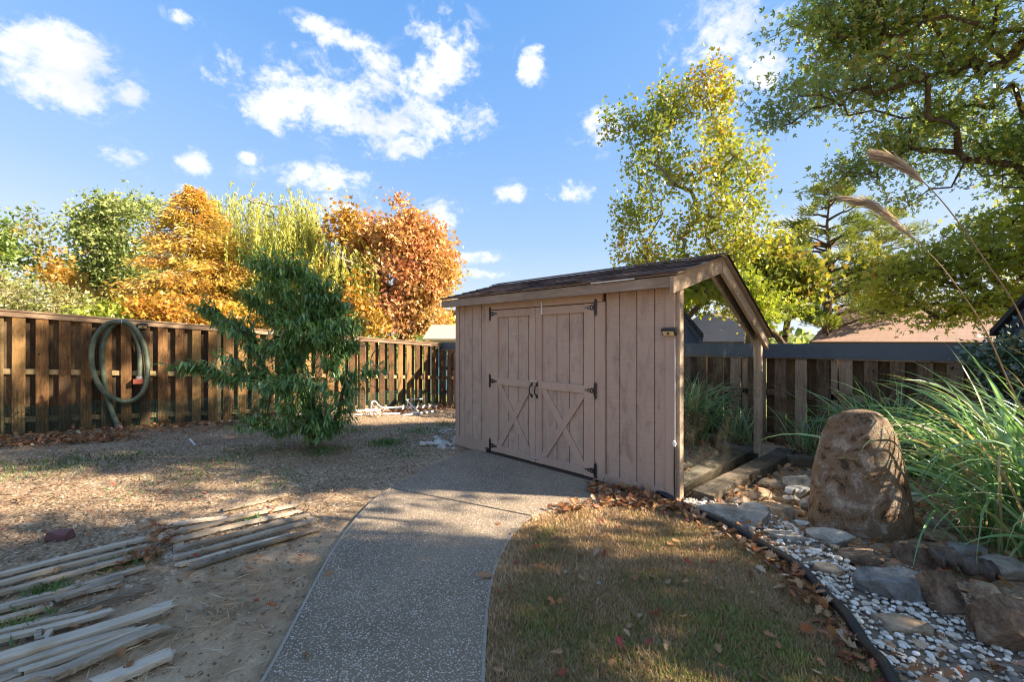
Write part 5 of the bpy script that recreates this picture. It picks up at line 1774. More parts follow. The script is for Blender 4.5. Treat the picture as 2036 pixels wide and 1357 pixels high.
# ------------------------------------------------------------------ leafy sapling
M_peach = leafmat('sapling_leaf', [(0.0, (0.06, 0.155, 0.038)), (0.45, (0.12, 0.26, 0.065)), (0.8, (0.20, 0.37, 0.10)), (0.95, (0.32, 0.50, 0.13)), (1.0, (0.46, 0.60, 0.08))], 0.36, 1.2, 0.2, gloss=0.10)
pb = near_ground(622, 885)
main = []
for px, py, Z in ((362, 735, 6.7), (402, 605, 7.1), (445, 645, 7.3), (470, 660, 6.9), (520, 512, 7.1), (505, 590, 7.2), (545, 560, 6.9), (598, 535, 7.1), (622, 560, 7.0), (585, 590, 6.8), (645, 590, 7.1), (675, 605, 7.2),
                  (695, 650, 6.9), (756, 742, 7.0), (690, 700, 7.2), (700, 770, 6.9), (492, 848, 6.6), (450, 760, 6.7), (655, 838, 6.6), (560, 838, 6.5), (470, 720, 6.8), (500, 680, 7.3),
                  (600, 650, 6.6), (640, 680, 6.6), (560, 690, 6.6), (560, 770, 6.4), (630, 770, 6.4), (600, 710, 7.5), (545, 630, 7.2), (650, 640, 7.3), (660, 730, 6.8), (520, 740, 7.5), (585, 810, 6.6), (685, 820, 6.9), (620, 820, 7.3), (530, 800, 7.2),
                  (590, 640, 7.3), (565, 610, 7.0), (622, 610, 7.0), (560, 540, 7.0), (535, 700, 7.0), (590, 760, 6.9), (650, 835, 7.1), (540, 770, 6.8), (600, 852, 6.7), (560, 862, 6.9), (665, 862, 6.9), (520, 850, 7.1), (640, 868, 6.6), (610, 690, 6.9)):
    main.append(tuple(Cp(585 + (px - 585) * .88, py + max(0, 700 - py) * .12, Z)))
main = np.array(main)
arr, par, load, tips = skeleton(pb, pb + Vector((0, 0, 0.55)), main, 0.11, 5, 0.02, lift=0.30, start=0.35)
sec = []
hi_ = np.where(arr[:, 2] > pb.z + 0.22)[0]
pw_ = .16 + np.clip(arr[hi_, 2] - .5, 0, 1.6) + 1.2 * np.exp(-((arr[hi_, 0] - pb.x) ** 2 + (arr[hi_, 1] - pb.y) ** 2) / .30); pw_ /= pw_.sum()
for i in RNG.choice(hi_, 1700, p=pw_):
    out = arr[i] - np.array([pb.x, pb.y, pb.z + .9]); out[2] *= .4
    v = unit(out + RNG.normal(size=3) * .45); v[2] = abs(v[2]) * .9 + .12
    sec.append(np.concatenate([arr[i], arr[i] + v * RNG.uniform(.13, .38)]))
sec = np.array(sec)
sap = empty('sapling', 'bushy dark green sapling with long drooping leaves in front of the left fence', 'tree', tuple(pb))
r = np.maximum(0.0045, 0.040 * (load / load[0]) ** .5)
i = np.arange(1, len(arr)); p_ = par[1:]
bigm = r[i] > .014
edges_mesh('trunk', arr[p_][bigm], arr[i][bigm], np.maximum(r[p_][bigm], .02), r[i][bigm], M_barkred, sap, tuple(pb), 8)
edges_mesh('branches', np.concatenate([arr[p_][~bigm], sec[:, :3]]), np.concatenate([arr[i][~bigm], sec[:, 3:]]), np.concatenate([np.minimum(r[p_][~bigm], r[i][~bigm] * 1.2), np.full(len(sec), .0035)]), np.concatenate([r[i][~bigm], np.full(len(sec), .0015)]), M_barkred, sap, tuple(pb), 5)
LP, LD = [], []
for s in sec:
    a_, b_ = s[:3], s[3:]
    d = unit(b_ - a_)
    nn_ = max(4, int(np.linalg.norm(b_ - a_) / .027))
    for j in range(nn_):
        t_ = (j + .5) / nn_
        sd_ = RNG.normal(size=3); sd_[2] = 0
        LP.append(a_ + (b_ - a_) * t_); LD.append(d * .45 + unit(sd_) * .55 + np.array([0, 0, -.9 * RNG.random() - .25]))
    for _ in range(2):
        LP.append(b_); LD.append(d + RNG.normal(size=3) * .3 + np.array([0, 0, -.1]))
for k_ in hi_:
    if load[k_] < 3:
        for _ in range(2):
            sd_ = RNG.normal(size=3); sd_[2] = 0
            o_ = unit(arr[k_] - np.array([pb.x, pb.y, pb.z + .8]))
            LP.append(arr[k_] + RNG.normal(size=3) * .015); LD.append(o_ * .5 + unit(sd_) * .6 + np.array([0, 0, -.45 * RNG.random() - .1]))
for _ in range(70):   # pale shoots at the foot
    q_ = np.array(pb) + np.array([RNG.normal() * .07, RNG.normal() * .07, RNG.uniform(.06, .30)])
    LP.append(q_); LD.append(np.array([RNG.normal() * .5, RNG.normal() * .5, -.7]))
LP = np.array(LP); LD = np.array(LD)
rn_ = RNG.random(len(LP)) * .95; rn_[-70:] = 1.0
leaves('foliage', LP, LD, RNG.uniform(.07, .165, len(LP)), T_lance(.22, .30), M_peach, sap, tuple(pb), rn_, 0.75)

# ------------------------------------------------------------------ ornamental grasses
M_og = leafmat('tall_grass_blade', [(0.0, (0.50, 0.36, 0.21)), (0.14, (0.44, 0.35, 0.19)), (0.24, (0.22, 0.34, 0.12)), (0.55, (0.13, 0.29, 0.10)), (0.85, (0.20, 0.38, 0.15)), (1.0, (0.33, 0.48, 0.26))], 0.35, 1.5, 0.12, gloss=0.08)


def og(name, label, base, n, L0, L1, w, par=None, bias=(0, 0), seed=0, group=None, spread=0.10, p0=0.35, bend=1.9):
    r = np.random.default_rng(seed)
    t = empty(name, label, 'grass', tuple(base), group)
    S = 12
    az = r.uniform(0, 2 * math.pi, n)
    L = r.uniform(L0, L1, n)
    phi0 = np.abs(r.normal(size=n)) * p0 + .08
    phi1 = bend * (0.35 + r.random(n) * .85)
    hd = np.stack([np.cos(az) + bias[0], np.sin(az) + bias[1]], -1); hd /= np.maximum(np.linalg.norm(hd, axis=1, keepdims=True), .3)
    P = np.zeros((n, S + 1, 3)); P[:, 0, :2] = r.normal(size=(n, 2)) * spread
    for s in range(S):
        tt_ = (s + .5) / S
        ph = np.minimum(phi0 + phi1 * tt_ ** 1.7, 2.75)
        st = (L / S)[:, None]
        P[:, s + 1] = P[:, s] + st * np.stack([hd[:, 0] * np.sin(ph), hd[:, 1] * np.sin(ph), np.cos(ph)], -1)
        P[:, s + 1, :2] += r.normal(size=(n, 2)) * .004
    side = np.stack([-hd[:, 1], hd[:, 0], np.zeros(n)], -1) * .75 + r.normal(size=(n, 3)) * .35
    side = unit(side)[:, None, :]
    tt_ = np.linspace(0, 1, S + 1)
    wd = w * (0.45 + 1.1 * np.sin(math.pi * np.clip(tt_ * .85 + .12, 0, 1)) ** .8) * (1 - tt_ ** 4)
    wd = wd[None, :, None] * r.uniform(.6, 1.15, (n, 1, 1)) * .5
    A = P - side * wd; Bq = P + side * wd; Mid = P - np.array([0, 0, 1]) * wd * .35
    V = np.stack([A, Mid, Bq], 2).reshape(n, -1, 3)
    k = (S + 1) * 3
    f = []
    for s in range(S):
        b = s * 3
        f += [(b, b + 1, b + 4, b + 3), (b + 1, b + 2, b + 5, b + 4)]
    F = (np.array(f)[None] + (np.arange(n) * k)[:, None, None]).reshape(-1, 4)
    link('blades', npmesh('blades', V.reshape(-1, 3), F, np.repeat(r.random(n), k)), M_og, t)
    return t


GA = cam2w(4.62, 5.55, 0.02)
og('ornamental_grass', 'tall arching green grass clump between the boulder and the right fence', GA, 480, 0.7, 1.45, .016, seed=3, group='tall ornamental grasses in the bed', spread=.14)
GA2 = cam2w(5.45, 5.0, 0.02)
og('ornamental_grass', 'arching green grass clump against the fence under the dark bush', GA2, 260, 0.7, 1.3, .015, seed=4, group='tall ornamental grasses in the bed', spread=.14)
GB = cam2w(4.05, 3.35, 0.02)
gb = og('ornamental_grass', 'biggest green grass clump at the right edge bearing two feathery plumes', GB, 500, 1.1, 1.95, .018, seed=5, bias=(-.42, .02), group='tall ornamental grasses in the bed', spread=.22, p0=.48, bend=2.3)
GC = cam2w(4.05, 6.15, 0.02)
og('ornamental_grass', 'small thin grass clump at the fence left of the boulder', GC, 70, .6, 1.05, .011, seed=6, group='tall ornamental grasses in the bed', spread=.10)
M_dryt = leafmat('dry_grass', [(0.0, (0.30, 0.21, 0.12)), (0.6, (0.42, 0.32, 0.19)), (1.0, (0.52, 0.43, 0.28))], .3, 2, .1)
M_plume = leafmat('plume_hair', [(0.0, (0.22, 0.165, 0.145)), (0.5, (0.36, 0.29, 0.255)), (1.0, (0.54, 0.47, 0.42))], 0.45, 6, .3, gloss=.08)


def plume(pts, npl, width):
    Pp = smooth_path(pts, 8)
    mb = SP(); nP = len(Pp)
    mb.tube(Pp, [0.0062 * (1 - .7 * i / nP) for i in range(nP)], 6); mb.put('stem', M_dryt, gb, GB, True)
    head = Pp[int(nP * npl):]
    Pn, Dn, Sn = [], [], []
    m = len(head)
    for i in range(m - 1):
        t_ = i / (m - 1)
        d = (head[i + 1] - head[i]).normalized()
        env = math.sin(math.pi * min(1, t_ * .9 + .08)) ** .9
        for _ in range(46):
            q_ = head[i].lerp(head[i + 1], random.random())
            s_ = Vector((random.gauss(0, 1), random.gauss(0, 1), random.gauss(0, 1) - .45)); s_ -= d * s_.dot(d); s_.normalize()
            q_ = q_ + s_ * random.random() * width * .35 * env
            Pn.append(tuple(q_)); Dn.append(tuple(d * 1.0 + s_ * (.12 + .20 * random.random()) + Vector((0, 0, -.20)))); Sn.append(random.uniform(.06, .13) * (.5 + env * .6))
    leaves('plume', np.array(Pn), np.array(Dn), np.array(Sn), T_diamond(.045, .0), M_plume, gb, tuple(GB))


plume([GB + Vector((0, 0, .3)), Cp(2110, 880, 3.2), Cp(2036, 645, 3.05), Cp(1960, 520, 3.05), Cp(1885, 415, 3.1), Cp(1832, 358, 3.15), Cp(1785, 322, 3.2), Cp(1745, 305, 3.25)], .70, .055)
plume([GB + Vector((-.05, 0, .3)), Cp(2075, 900, 3.2), Cp(2010, 770, 3.2), Cp(1955, 650, 3.25), Cp(1880, 540, 3.3), Cp(1810, 468, 3.35), Cp(1745, 412, 3.4), Cp(1680, 392, 3.45)], .70, .045)

# dark bush over the right fence, dry little shrub beside the post
M_bush = leafmat('dark_bush_leaf', [(0.0, (0.012, 0.04, 0.022)), (0.5, (0.03, 0.08, 0.04)), (0.9, (0.06, 0.13, 0.06)), (1.0, (0.2, 0.12, 0.06))], .2, 3, .2, gloss=.14)
bb = Cp(2010, 900, 5.0); bb.z = 0
make_tree('dark glossy green bush leaning over the right fence at the right edge', bb, bb + Vector((0, 0, .5)), [(2010, 700, 48, 42, 4.9, .35), (2060, 760, 70, 80, 4.8, .4), (1990, 760, 24, 30, 4.9, .2)], 110, 38, .065, T_diamond(.55, .1), M_bush, M_bark, .025, .10, .15, rmin=.003, name='bush', cat='bush')
M_dryleaf = leafmat('dry_shrub_leaf', [(0.0, (0.10, 0.05, 0.025)), (0.5, (0.22, 0.12, 0.06)), (0.8, (0.12, 0.14, 0.05)), (1.0, (0.4, 0.28, 0.15))], .2, 3, .1)
bb = cam2w(3.92, 6.1, 0)
make_tree('low brown withered shrub at the fence between post and boulder', bb, bb + Vector((0, 0, .1)), [(1597, 900, 26, 36, 6.05, .18)], 24, 22, .06, T_diamond(.5, .2), M_dryleaf, M_bark, .01, .06, .1, rmin=.002, name='shrub', cat='shrub')
bb = cam2w(4.05, 5.3, 0)
make_tree('low brown withered plant half hidden behind the boulder', bb, bb + Vector((0, 0, .1)), [(1690, 890, 50, 30, 5.3, .2)], 20, 22, .06, T_diamond(.5, .2), M_dryleaf, M_bark, .01, .08, .1, rmin=.002, name='shrub', cat='shrub')

# ------------------------------------------------------------------ trees
def gbase(px, Z):
    p = Cp(px, 678, Z); p.z = hz(p.x, p.y) - .05
    return p


M_oak = leafmat('oak_leaf', [(0.0, (0.07, 0.14, 0.035)), (0.30, (0.15, 0.245, 0.055)), (0.55, (0.25, 0.34, 0.07)), (0.76, (0.40, 0.42, 0.08)), (0.88, (0.46, 0.29, 0.06)), (1.0, (0.42, 0.16, 0.06))], 0.48, .9, .30, gloss=.07)
ob = cam2w(11.0, 6.0, 0.0)
ells = [(1620, 90, 120, 70, 7.8, 1.0), (1535, 150, 55, 60, 7.8, .8), (1560, 225, 60, 28, 7.8, .7, .9), (1800, 30, 200, 70, 7.3, 1.2), (1730, 165, 120, 45, 7.4, .9), (1890, 130, 90, 50, 7.4, .9), (1990, 70, 90, 80, 7.2, 1.1, 1.3), (1950, 215, 90, 40, 7.3, .8),
        (1780, 285, 80, 42, 7.5, .8, .8), (1700, 352, 62, 34, 7.8, .6), (1930, 330, 120, 42, 7.8, 1.0, .9), (2080, 260, 90, 120, 7.2, 1.2), (1640, 385, 26, 12, 7.8, .3), (1860, 390, 90, 20, 7.9, .6), (1850, 230, 60, 22, 7.6, .5)]
rr = np.random.default_rng(21)
n = 1500
n = 1900
X_ = rr.uniform(6.6, 12.0, n); z_ = rr.uniform(2.6, 9.4, n)
w_ = rr.uniform(1.25, 8.8, n)           # unseen crown clusters in lanes along the sunlight, shaped to cast the foreground shade
gap = (w_ > 3.42 + .25 * fbm(np.stack([X_, w_, z_], -1), .5, 2)) & (w_ < 4.85) & (rr.random(n) < np.where(w_ > 4.45, .72, .93))
z_ = np.where(w_ > 4.85, z_ * 1.28, z_)
thin = (w_ > 4.75) & (rr.random(n) < .12)
Z_ = w_ - X_ * .158
okk = ~gap & ~thin & ((w_ > 4.85) | (z_ < .62 * (X_ + 4.2)) & (z_ > .55 * (X_ - 3.6))) & (X_ > 1.22 * np.maximum(Z_, 0) + .9) & (fbm(np.stack([X_ * .5, w_, z_], -1), .55, 2) > -.40)
X_, Z_, z_ = X_[okk], Z_[okk], z_[okk]
e1 = np.stack([X_ * RT[0] + Z_ * FW[0], X_ * RT[1] + Z_ * FW[1], z_], -1)
ob = cam2w(12.0, 4.6, 0.0)
make_tree('large green oak reaching its limbs into the top right of the view', ob, ob + Vector((-.5, .2, 6.0)), ells, 1250, 25, .084, T_star(.32, .85), M_oak, M_bark, .19, .155, .40, droop=-.15, lift=.25, start=.55,
          extra=e1, rmin=.0045, anis=(1.2, 1.2, .55), name='oak_tree', gate=-.12, gate_s=.9)

M_ymap = leafmat('yellow_maple_leaf', [(0.0, (0.13, 0.21, 0.035)), (0.4, (0.26, 0.32, 0.045)), (0.7, (0.44, 0.41, 0.05)), (0.86, (0.54, 0.37, 0.05)), (0.93, (0.48, 0.20, 0.04)), (1.0, (0.40, 0.10, 0.04))], .40, .5, .35)
mbp = gbase(1405, 13.0)
make_tree('tall open yellow-green maple rising behind the shed roof', mbp, mbp + Vector((0.1, 0, 4.6)), [
    (1400, 170, 52, 62, 13, .9), (1340, 200, 45, 55, 13, .8), (1300, 240, 70, 40, 13, .9), (1225, 245, 38, 22, 13, .4), (1340, 320, 100, 70, 13, 1.3), (1440, 250, 42, 90, 13, .8), (1470, 330, 70, 50, 13, 1.0), (1545, 325, 42, 14, 13, .4),
    (1275, 425, 70, 40, 13, .9), (1420, 430, 90, 60, 13, 1.3), (1250, 495, 45, 32, 13, .6), (1490, 480, 60, 40, 13, .9), (1350, 520, 110, 36, 13, 1.0), (1500, 410, 40, 30, 13, .6)],
    680, 21, .105, T_star(.42, .8), M_ymap, M_barkpale, .10, .17, .5, droop=-.1, lift=.05, start=.22, rmin=.007, anis=(.7, .7, 1.3), gate=-.20, gate_s=1.0, name='maple_tree')

M_bushy = leafmat('bright_yellowgreen_leaf', [(0.0, (0.08, 0.13, 0.02)), (0.4, (0.22, 0.29, 0.035)), (0.75, (0.42, 0.44, 0.06)), (1.0, (0.58, 0.38, 0.05))], .40, .7, .3)
bp = gbase(1565, 14.5)
make_tree('rounded bright yellow-green tree behind the fence right of the shed', bp, bp + Vector((0, 0, 2)), [(1570, 620, 75, 50, 14.5, 1.2), (1470, 600, 60, 60, 14.5, 1.0), (1400, 590, 50, 40, 14.5, .9), (1600, 650, 50, 30, 14.5, .8)], 220, 40, .15, T_star(.42, .8), M_bushy, M_bark, .10, .22, .5, rmin=.008, name='round_tree')
M_mix = leafmat('green_orange_leaf', [(0.0, (0.06, 0.11, 0.02)), (0.4, (0.14, 0.18, 0.03)), (0.65, (0.30, 0.26, 0.04)), (0.85, (0.48, 0.22, 0.04)), (1.0, (0.42, 0.10, 0.03))], .40, .5, .4)
bp = gbase(1560, 17.0)
make_tree('green tree turning orange between the maple and the pine', bp, bp + Vector((0, 0, 2.6)), [(1550, 545, 70, 42, 17, 1.2), (1490, 560, 50, 36, 17, 1.0), (1470, 520, 40, 40, 17, .8), (1590, 570, 50, 30, 17, .8), (1545, 495, 28, 26, 17, .5)], 170, 40, .17, T_star(.42, .8), M_mix, M_bark, .11, .30, .6, rmin=.01, name='round_tree')
M_oak2 = leafmat('oak_yellowing_leaf', [(0.0, (0.11, 0.17, 0.03)), (0.35, (0.24, 0.30, 0.05)), (0.65, (0.38, 0.39, 0.06)), (0.85, (0.56, 0.44, 0.07)), (1.0, (0.46, 0.18, 0.04))], .42, .6, .4)
bp = cam2w(13.4, 10.5, hz(*cam2w(13.4, 10.5, 0)[:2]))
make_tree('yellowing oak with leafy boughs hanging low over the brown roof', bp, bp + Vector((-.4, 0, 4.0)), [(1870, 440, 150, 50, 11, 1.3), (1960, 520, 120, 60, 10.5, 1.3), (1830, 540, 100, 45, 11, 1.1), (1780, 590, 60, 30, 11, .7), (1900, 610, 110, 22, 10.5, .8), (1990, 600, 60, 50, 10, .8),
    (1790, 475, 70, 35, 11.5, .9), (2120, 480, 120, 160, 10.5, 2), (1735, 625, 24, 14, 11, .3), (1850, 635, 40, 12, 10.5, .4)], 620, 24, .115, T_star(.34, .85), M_oak2, M_bark, .20, .22, .5, droop=-.15, start=.4, rmin=.008, anis=(1, 1, .6), name='oak_tree')

M_red = leafmat('red_maple_leaf', [(0.0, (0.28, 0.28, 0.07)), (0.25, (0.52, 0.41, 0.13)), (0.5, (0.58, 0.34, 0.14)), (0.75, (0.56, 0.245, 0.12)), (1.0, (0.46, 0.14, 0.09))], .35, .35, .35)
bp = gbase(800, 27)


def redshift(P, r):
    return r * .95 + .12 * (P[:, 2] - 3.5) / 4.0


make_tree('dense orange-red maple beyond the left fence beside the shed', bp, bp + Vector((0, 0, 3.5)), [(775, 445, 60, 52, 27, 1.7), (810, 480, 60, 60, 27, 2), (740, 470, 50, 45, 27, 1.5), (870, 530, 34, 50, 27, 1.3), (800, 560, 90, 60, 27, 2.3), (790, 625, 90, 42, 27, 2.2), (850, 480, 30, 30, 27, 1), (720, 560, 40, 50, 27, 1.5)],
          640, 80, .20, T_star(.42, .8), M_red, M_bark, .2, .42, 1.0, lift=.1, start=.1, rmin=.018, gate=-.10, gate_s=.62, colshift=redshift, name='maple_tree')
M_org = leafmat('orange_leaf', [(0.0, (0.20, 0.17, 0.03)), (0.4, (0.45, 0.28, 0.05)), (0.8, (0.55, 0.24, 0.05)), (1.0, (0.42, 0.12, 0.04))], .4, .5, .3)
bp = gbase(690, 24)
make_tree('small orange-yellow tree between the willow and the red maple', bp, bp + Vector((0, 0, 3.5)), [(685, 432, 24, 22, 25, .7), (672, 465, 20, 20, 25, .6), (700, 600, 40, 45, 24, 1.0), (640, 560, 30, 40, 25, .9), (720, 640, 50, 25, 24, 1.0)], 90, 40, .22, T_star(.42, .8), M_org, M_bark, .1, .3, .8, rmin=.012, name='small_tree')
bp = gbase(872, 30)
M_yel = leafmat('yellow_leaf', [(0.0, (0.35, 0.30, 0.05)), (0.6, (0.58, 0.42, 0.06)), (1.0, (0.55, 0.28, 0.05))], .4, .5, .3)
make_tree('low yellow-orange shrub beside the far small building', bp, bp + Vector((0, 0, 1)), [(868, 642, 30, 26, 30, 1.2)], 40, 40, .24, T_star(.42, .8), M_yel, M_bark, .06, .3, .8, rmin=.012, name='shrub', cat='shrub')

M_grn = leafmat('broad_green_leaf', [(0.0, (0.08, 0.13, 0.035)), (0.4, (0.19, 0.25, 0.065)), (0.75, (0.36, 0.40, 0.13)), (1.0, (0.54, 0.54, 0.24))], .38, .45, .35)
bp = gbase(235, 30)
make_tree('broad light green tree left of the orange cypress', bp, bp + Vector((0, 0, 3)), [(225, 425, 42, 32, 30, 1.5), (190, 470, 36, 44, 30, 1.6), (280, 430, 40, 40, 30, 1.6), (240, 500, 70, 60, 30, 2.2), (190, 560, 50, 60, 30, 2.0), (270, 580, 70, 60, 30, 2.2)],
          400, 66, .20, T_star(.42, .8), M_grn, M_barkpale, .2, .42, 1.0, lift=.1, start=.15, rmin=.02, name='broad_tree')
M_spr = leafmat('sparse_tree_leaf', [(0.0, (0.05, 0.09, 0.03)), (0.5, (0.13, 0.18, 0.05)), (0.8, (0.30, 0.28, 0.08)), (1.0, (0.45, 0.17, 0.08))], .4, .6, .3)
bp = gbase(45, 25)
make_tree('thin sparse tree with bare twigs near the left edge', bp, bp + Vector((0, 0, 2.5)), [(55, 440, 30, 30, 25, .8), (45, 500, 40, 40, 25, .9), (90, 480, 22, 18, 25, .5), (75, 530, 50, 35, 25, 1.0)], 90, 12, .20, T_star(.42, .8), M_spr, M_barkpale, .08, .30, .6, rmin=.018, name='sparse_tree')
bp = gbase(-5, 22)
make_tree('dark green tree cut by the left edge of the view', bp, bp + Vector((0, 0, 3)), [(-20, 480, 40, 60, 22, 1.3), (-20, 560, 50, 60, 22, 1.3), (-80, 500, 60, 120, 22, 1.6)], 130, 40, .2, T_star(.42, .8), M_oak, M_bark, .12, .3, .7, rmin=.014, name='green_tree')
M_shr = leafmat('tan_green_shrub_leaf', [(0.0, (0.09, 0.12, 0.03)), (0.4, (0.23, 0.25, 0.07)), (0.75, (0.40, 0.34, 0.16)), (1.0, (0.50, 0.26, 0.12))], .38, .6, .35)
bp = gbase(40, 20)
make_tree('straggly tan-green shrubbery above the fence at the far left', bp, bp + Vector((0, 0, 1)), [(30, 590, 60, 36, 20, 1.2), (110, 600, 60, 30, 20, 1.2), (60, 630, 90, 30, 20, 1.2), (180, 620, 50, 26, 20, 1.0)], 170, 34, .15, T_diamond(.5, .1), M_shr, M_barkpale, .06, .26, .4, rmin=.010, name='shrub', cat='shrub')
bp = gbase(130, 24)
make_tree('small tree with red-tinged top right of the sparse tree', bp, bp + Vector((0, 0, 1.5)), [(135, 520, 30, 16, 24, .7), (115, 550, 36, 22, 24, .9), (140, 585, 40, 26, 24, .9)], 70, 34, .18, T_star(.42, .8), M_org, M_barkpale, .06, .25, .5, rmin=.012, name='small_tree')
for (px, py, rx, ry, Z, mt, lb) in ((560, 640, 60, 36, 22, M_org, 'low orange shrub behind the fence under the willow'), (330, 625, 90, 34, 21, M_org, 'low orange shrub behind the fence under the cypress'), (220, 640, 70, 26, 20, M_bushy, 'low bright green shrub behind the fence left of the hose'),
                                    (440, 640, 60, 30, 23, M_yel, 'low golden shrub behind the fence and sapling'), (650, 655, 60, 26, 23, M_grn, 'low green shrub behind the fence right of the sapling')):
    bp = gbase(px, Z)
    make_tree(lb, bp, bp + Vector((0, 0, .8)), [(px, py, rx, ry, Z, 1.2)], 90, 40, .19, T_star(.42, .8), mt, M_bark, .05, .3, .6, rmin=.012, name='shrub', cat='shrub')


# weeping willows
M_wil = leafmat('willow_leaf', [(0.0, (0.22, 0.25, 0.05)), (0.4, (0.40, 0.42, 0.08)), (0.8, (0.56, 0.54, 0.13)), (1.0, (0.64, 0.56, 0.22))], .40, .8, .35)


def willow(label, px, Z, ells, ncl, nst, lmin, lmax):
    bp = gbase(px, Z)
    T = ellipse_targets(ells, ncl)
    arr, par, load, tips = skeleton(bp, bp + Vector((.2, 0, 3.2)), T, 0.8, lift=.25, start=.2)
    t = empty('willow_tree', label, 'tree', tuple(bp))
    r = np.maximum(.02, .28 * (load / load[0]) ** .52); i = np.arange(1, len(arr)); p = par[1:]
    big = r[i] > .09
    edges_mesh('trunk', arr[p][big], arr[i][big], np.minimum(r[p], r[i] * 1.4)[big], r[i][big], M_bark, t, tuple(bp), 8)
    edges_mesh('branches', arr[p][~big], arr[i][~big], r[i][~big] * 1.1, r[i][~big], M_barkpale, t, tuple(bp), 4)
    src = T[RNG.integers(0, len(T), nst)] + RNG.normal(size=(nst, 3)) * .35
    L = RNG.uniform(lmin, lmax, nst) * np.clip((src[:, 2] - bp.z) / 8, .4, 1)
    cid = np.repeat(np.arange(nst), 95); tt_ = RNG.random(len(cid))
    cr = RNG.random(nst)
    out = unit((src - np.array([bp.x, bp.y, 0])) * np.array([1, 1, 0])) * .5
    s = (L[cid] * tt_)[:, None]
    P = src[cid] + out[cid] * np.minimum(s, .7) + np.array([0, 0, -1.0]) * s * np.clip(.35 + s, 0, 1) + RNG.normal(size=(len(cid), 3)) * .035
    D = RNG.normal(size=P.shape) * .28 + np.array([0, 0, -1.0])
    leaves('crown', P, D, RNG.uniform(.13, .24, len(P)), T_diamond(.22, .02), M_wil, t, tuple(bp), np.clip(cr[cid] * .8 + RNG.random(len(cid)) * .2, 0, 1))


willow('tall weeping willow with yellow-green curtains behind the sapling', 545, 26, [(500, 400, 26, 30, 26, 1.0), (575, 420, 60, 40, 26, 1.8), (545, 480, 80, 60, 26, 2.0), (600, 470, 40, 60, 26, 1.4), (470, 500, 40, 50, 26, 1.2), (560, 560, 70, 50, 26, 1.6)], 190, 1050, 2.0, 5.4)
willow('smaller weeping willow at the left of the tall one, over the cypress', 440, 28, [(425, 420, 20, 24, 27, .8), (445, 470, 28, 50, 27, 1.0), (415, 520, 24, 30, 27, 1.0)], 60, 200, 1.4, 3.6)
willow('short weeping willow just left of the red maple', 690, 25, [(680, 510, 34, 20, 25, 1.0), (650, 540, 30, 30, 25, 1.0), (705, 540, 22, 24, 25, .8)], 60, 240, 1.6, 3.6)


def conifer(label, px, Z, ztop, L0, nb, mat, bmat, lsize, name, zlow=1.0, sparse=1.0, width=.16, drp=.5, up=.15, clump=False, r0=.2, n_per=13, gam=1.0, seed=0):
    r = np.random.default_rng(seed)
    bp = gbase(px, Z)
    t = empty(name, label, 'tree', tuple(bp))
    H = ztop
    hs = np.sort(r.uniform(zlow, H - .1, nb))
    A, B_, RA, RB = [], [], [], []
    nseg = 8
    tz = np.linspace(bp.z, H, 12)
    wobx = np.cumsum(r.normal(size=12) * .03)
    for i in range(11):
        A.append((bp.x + wobx[i], bp.y, tz[i])); B_.append((bp.x + wobx[i + 1], bp.y, tz[i + 1])); RA.append(r0 * (1 - i / 11.5)); RB.append(r0 * (1 - (i + 1) / 11.5))
    edges_mesh('trunk', A, B_, RA, RB, bmat, t, tuple(bp), 9)
    A, B_, RA, RB = [], [], [], []; P, D, C = [], [], []
    for h in hs:
        f = 1 - (h - zlow) / (H - zlow)
        L = (L0 * f ** gam + .25) * r.uniform(.65, 1.12)
        az = r.uniform(0, 6.283); hd = np.array([math.cos(az), math.sin(az), 0])
        sd = np.array([-hd[1], hd[0], 0]); x0 = np.interp(h, tz, wobx)
        q = np.array([bp.x + x0, bp.y, h]); prev = q.copy()
        cr = r.random()
        for s in range(nseg):
            tt_ = (s + 1) / nseg
            cur = q + hd * L * tt_ + np.array([0, 0, L * (up * 2 * tt_ - drp * tt_ * tt_)]) + r.normal(size=3) * .02
            A.append(prev); B_.append(cur); RA.append(.045 * (1 - tt_ + .2) * r0 / .2); RB.append(.045 * (1.1 - tt_) * r0 / .2)
            if (not clump and tt_ > .12) or (clump and tt_ > .45):
                m = r.poisson(n_per * sparse * (.5 + f))
                for _ in range(m):
                    side = r.choice([-1, 1]); l = r.random() ** .7 * (.55 if not clump else .38) * (1.15 - tt_ * .5) * min(1.0, L / 1.2)
                    o_ = sd * side * l + hd * l * .5 + np.array([0, 0, (-.22 * l + r.normal() * .13 if not clump else r.uniform(0, .25))]) + r.normal(size=3) * .06
                    P.append(prev + (cur - prev) * r.random() + o_)
                    D.append(sd * side * .7 + hd * .7 + np.array([0, 0, -.35 if not clump else .5]) + r.normal(size=3) * .4); C.append(cr)
            prev = cur
    edges_mesh('branches', A, B_, RA, RB, bmat, t, tuple(bp), 4)
    P = np.array(P); D = np.array(D); C = np.array(C)
    leaves('crown', P, D, r.uniform(.6, 1.3, len(P)) * lsize, T_diamond(width, .05), mat, t, tuple(bp), np.clip(C * .55 + r.random(len(P)) * .45, 0, 1))


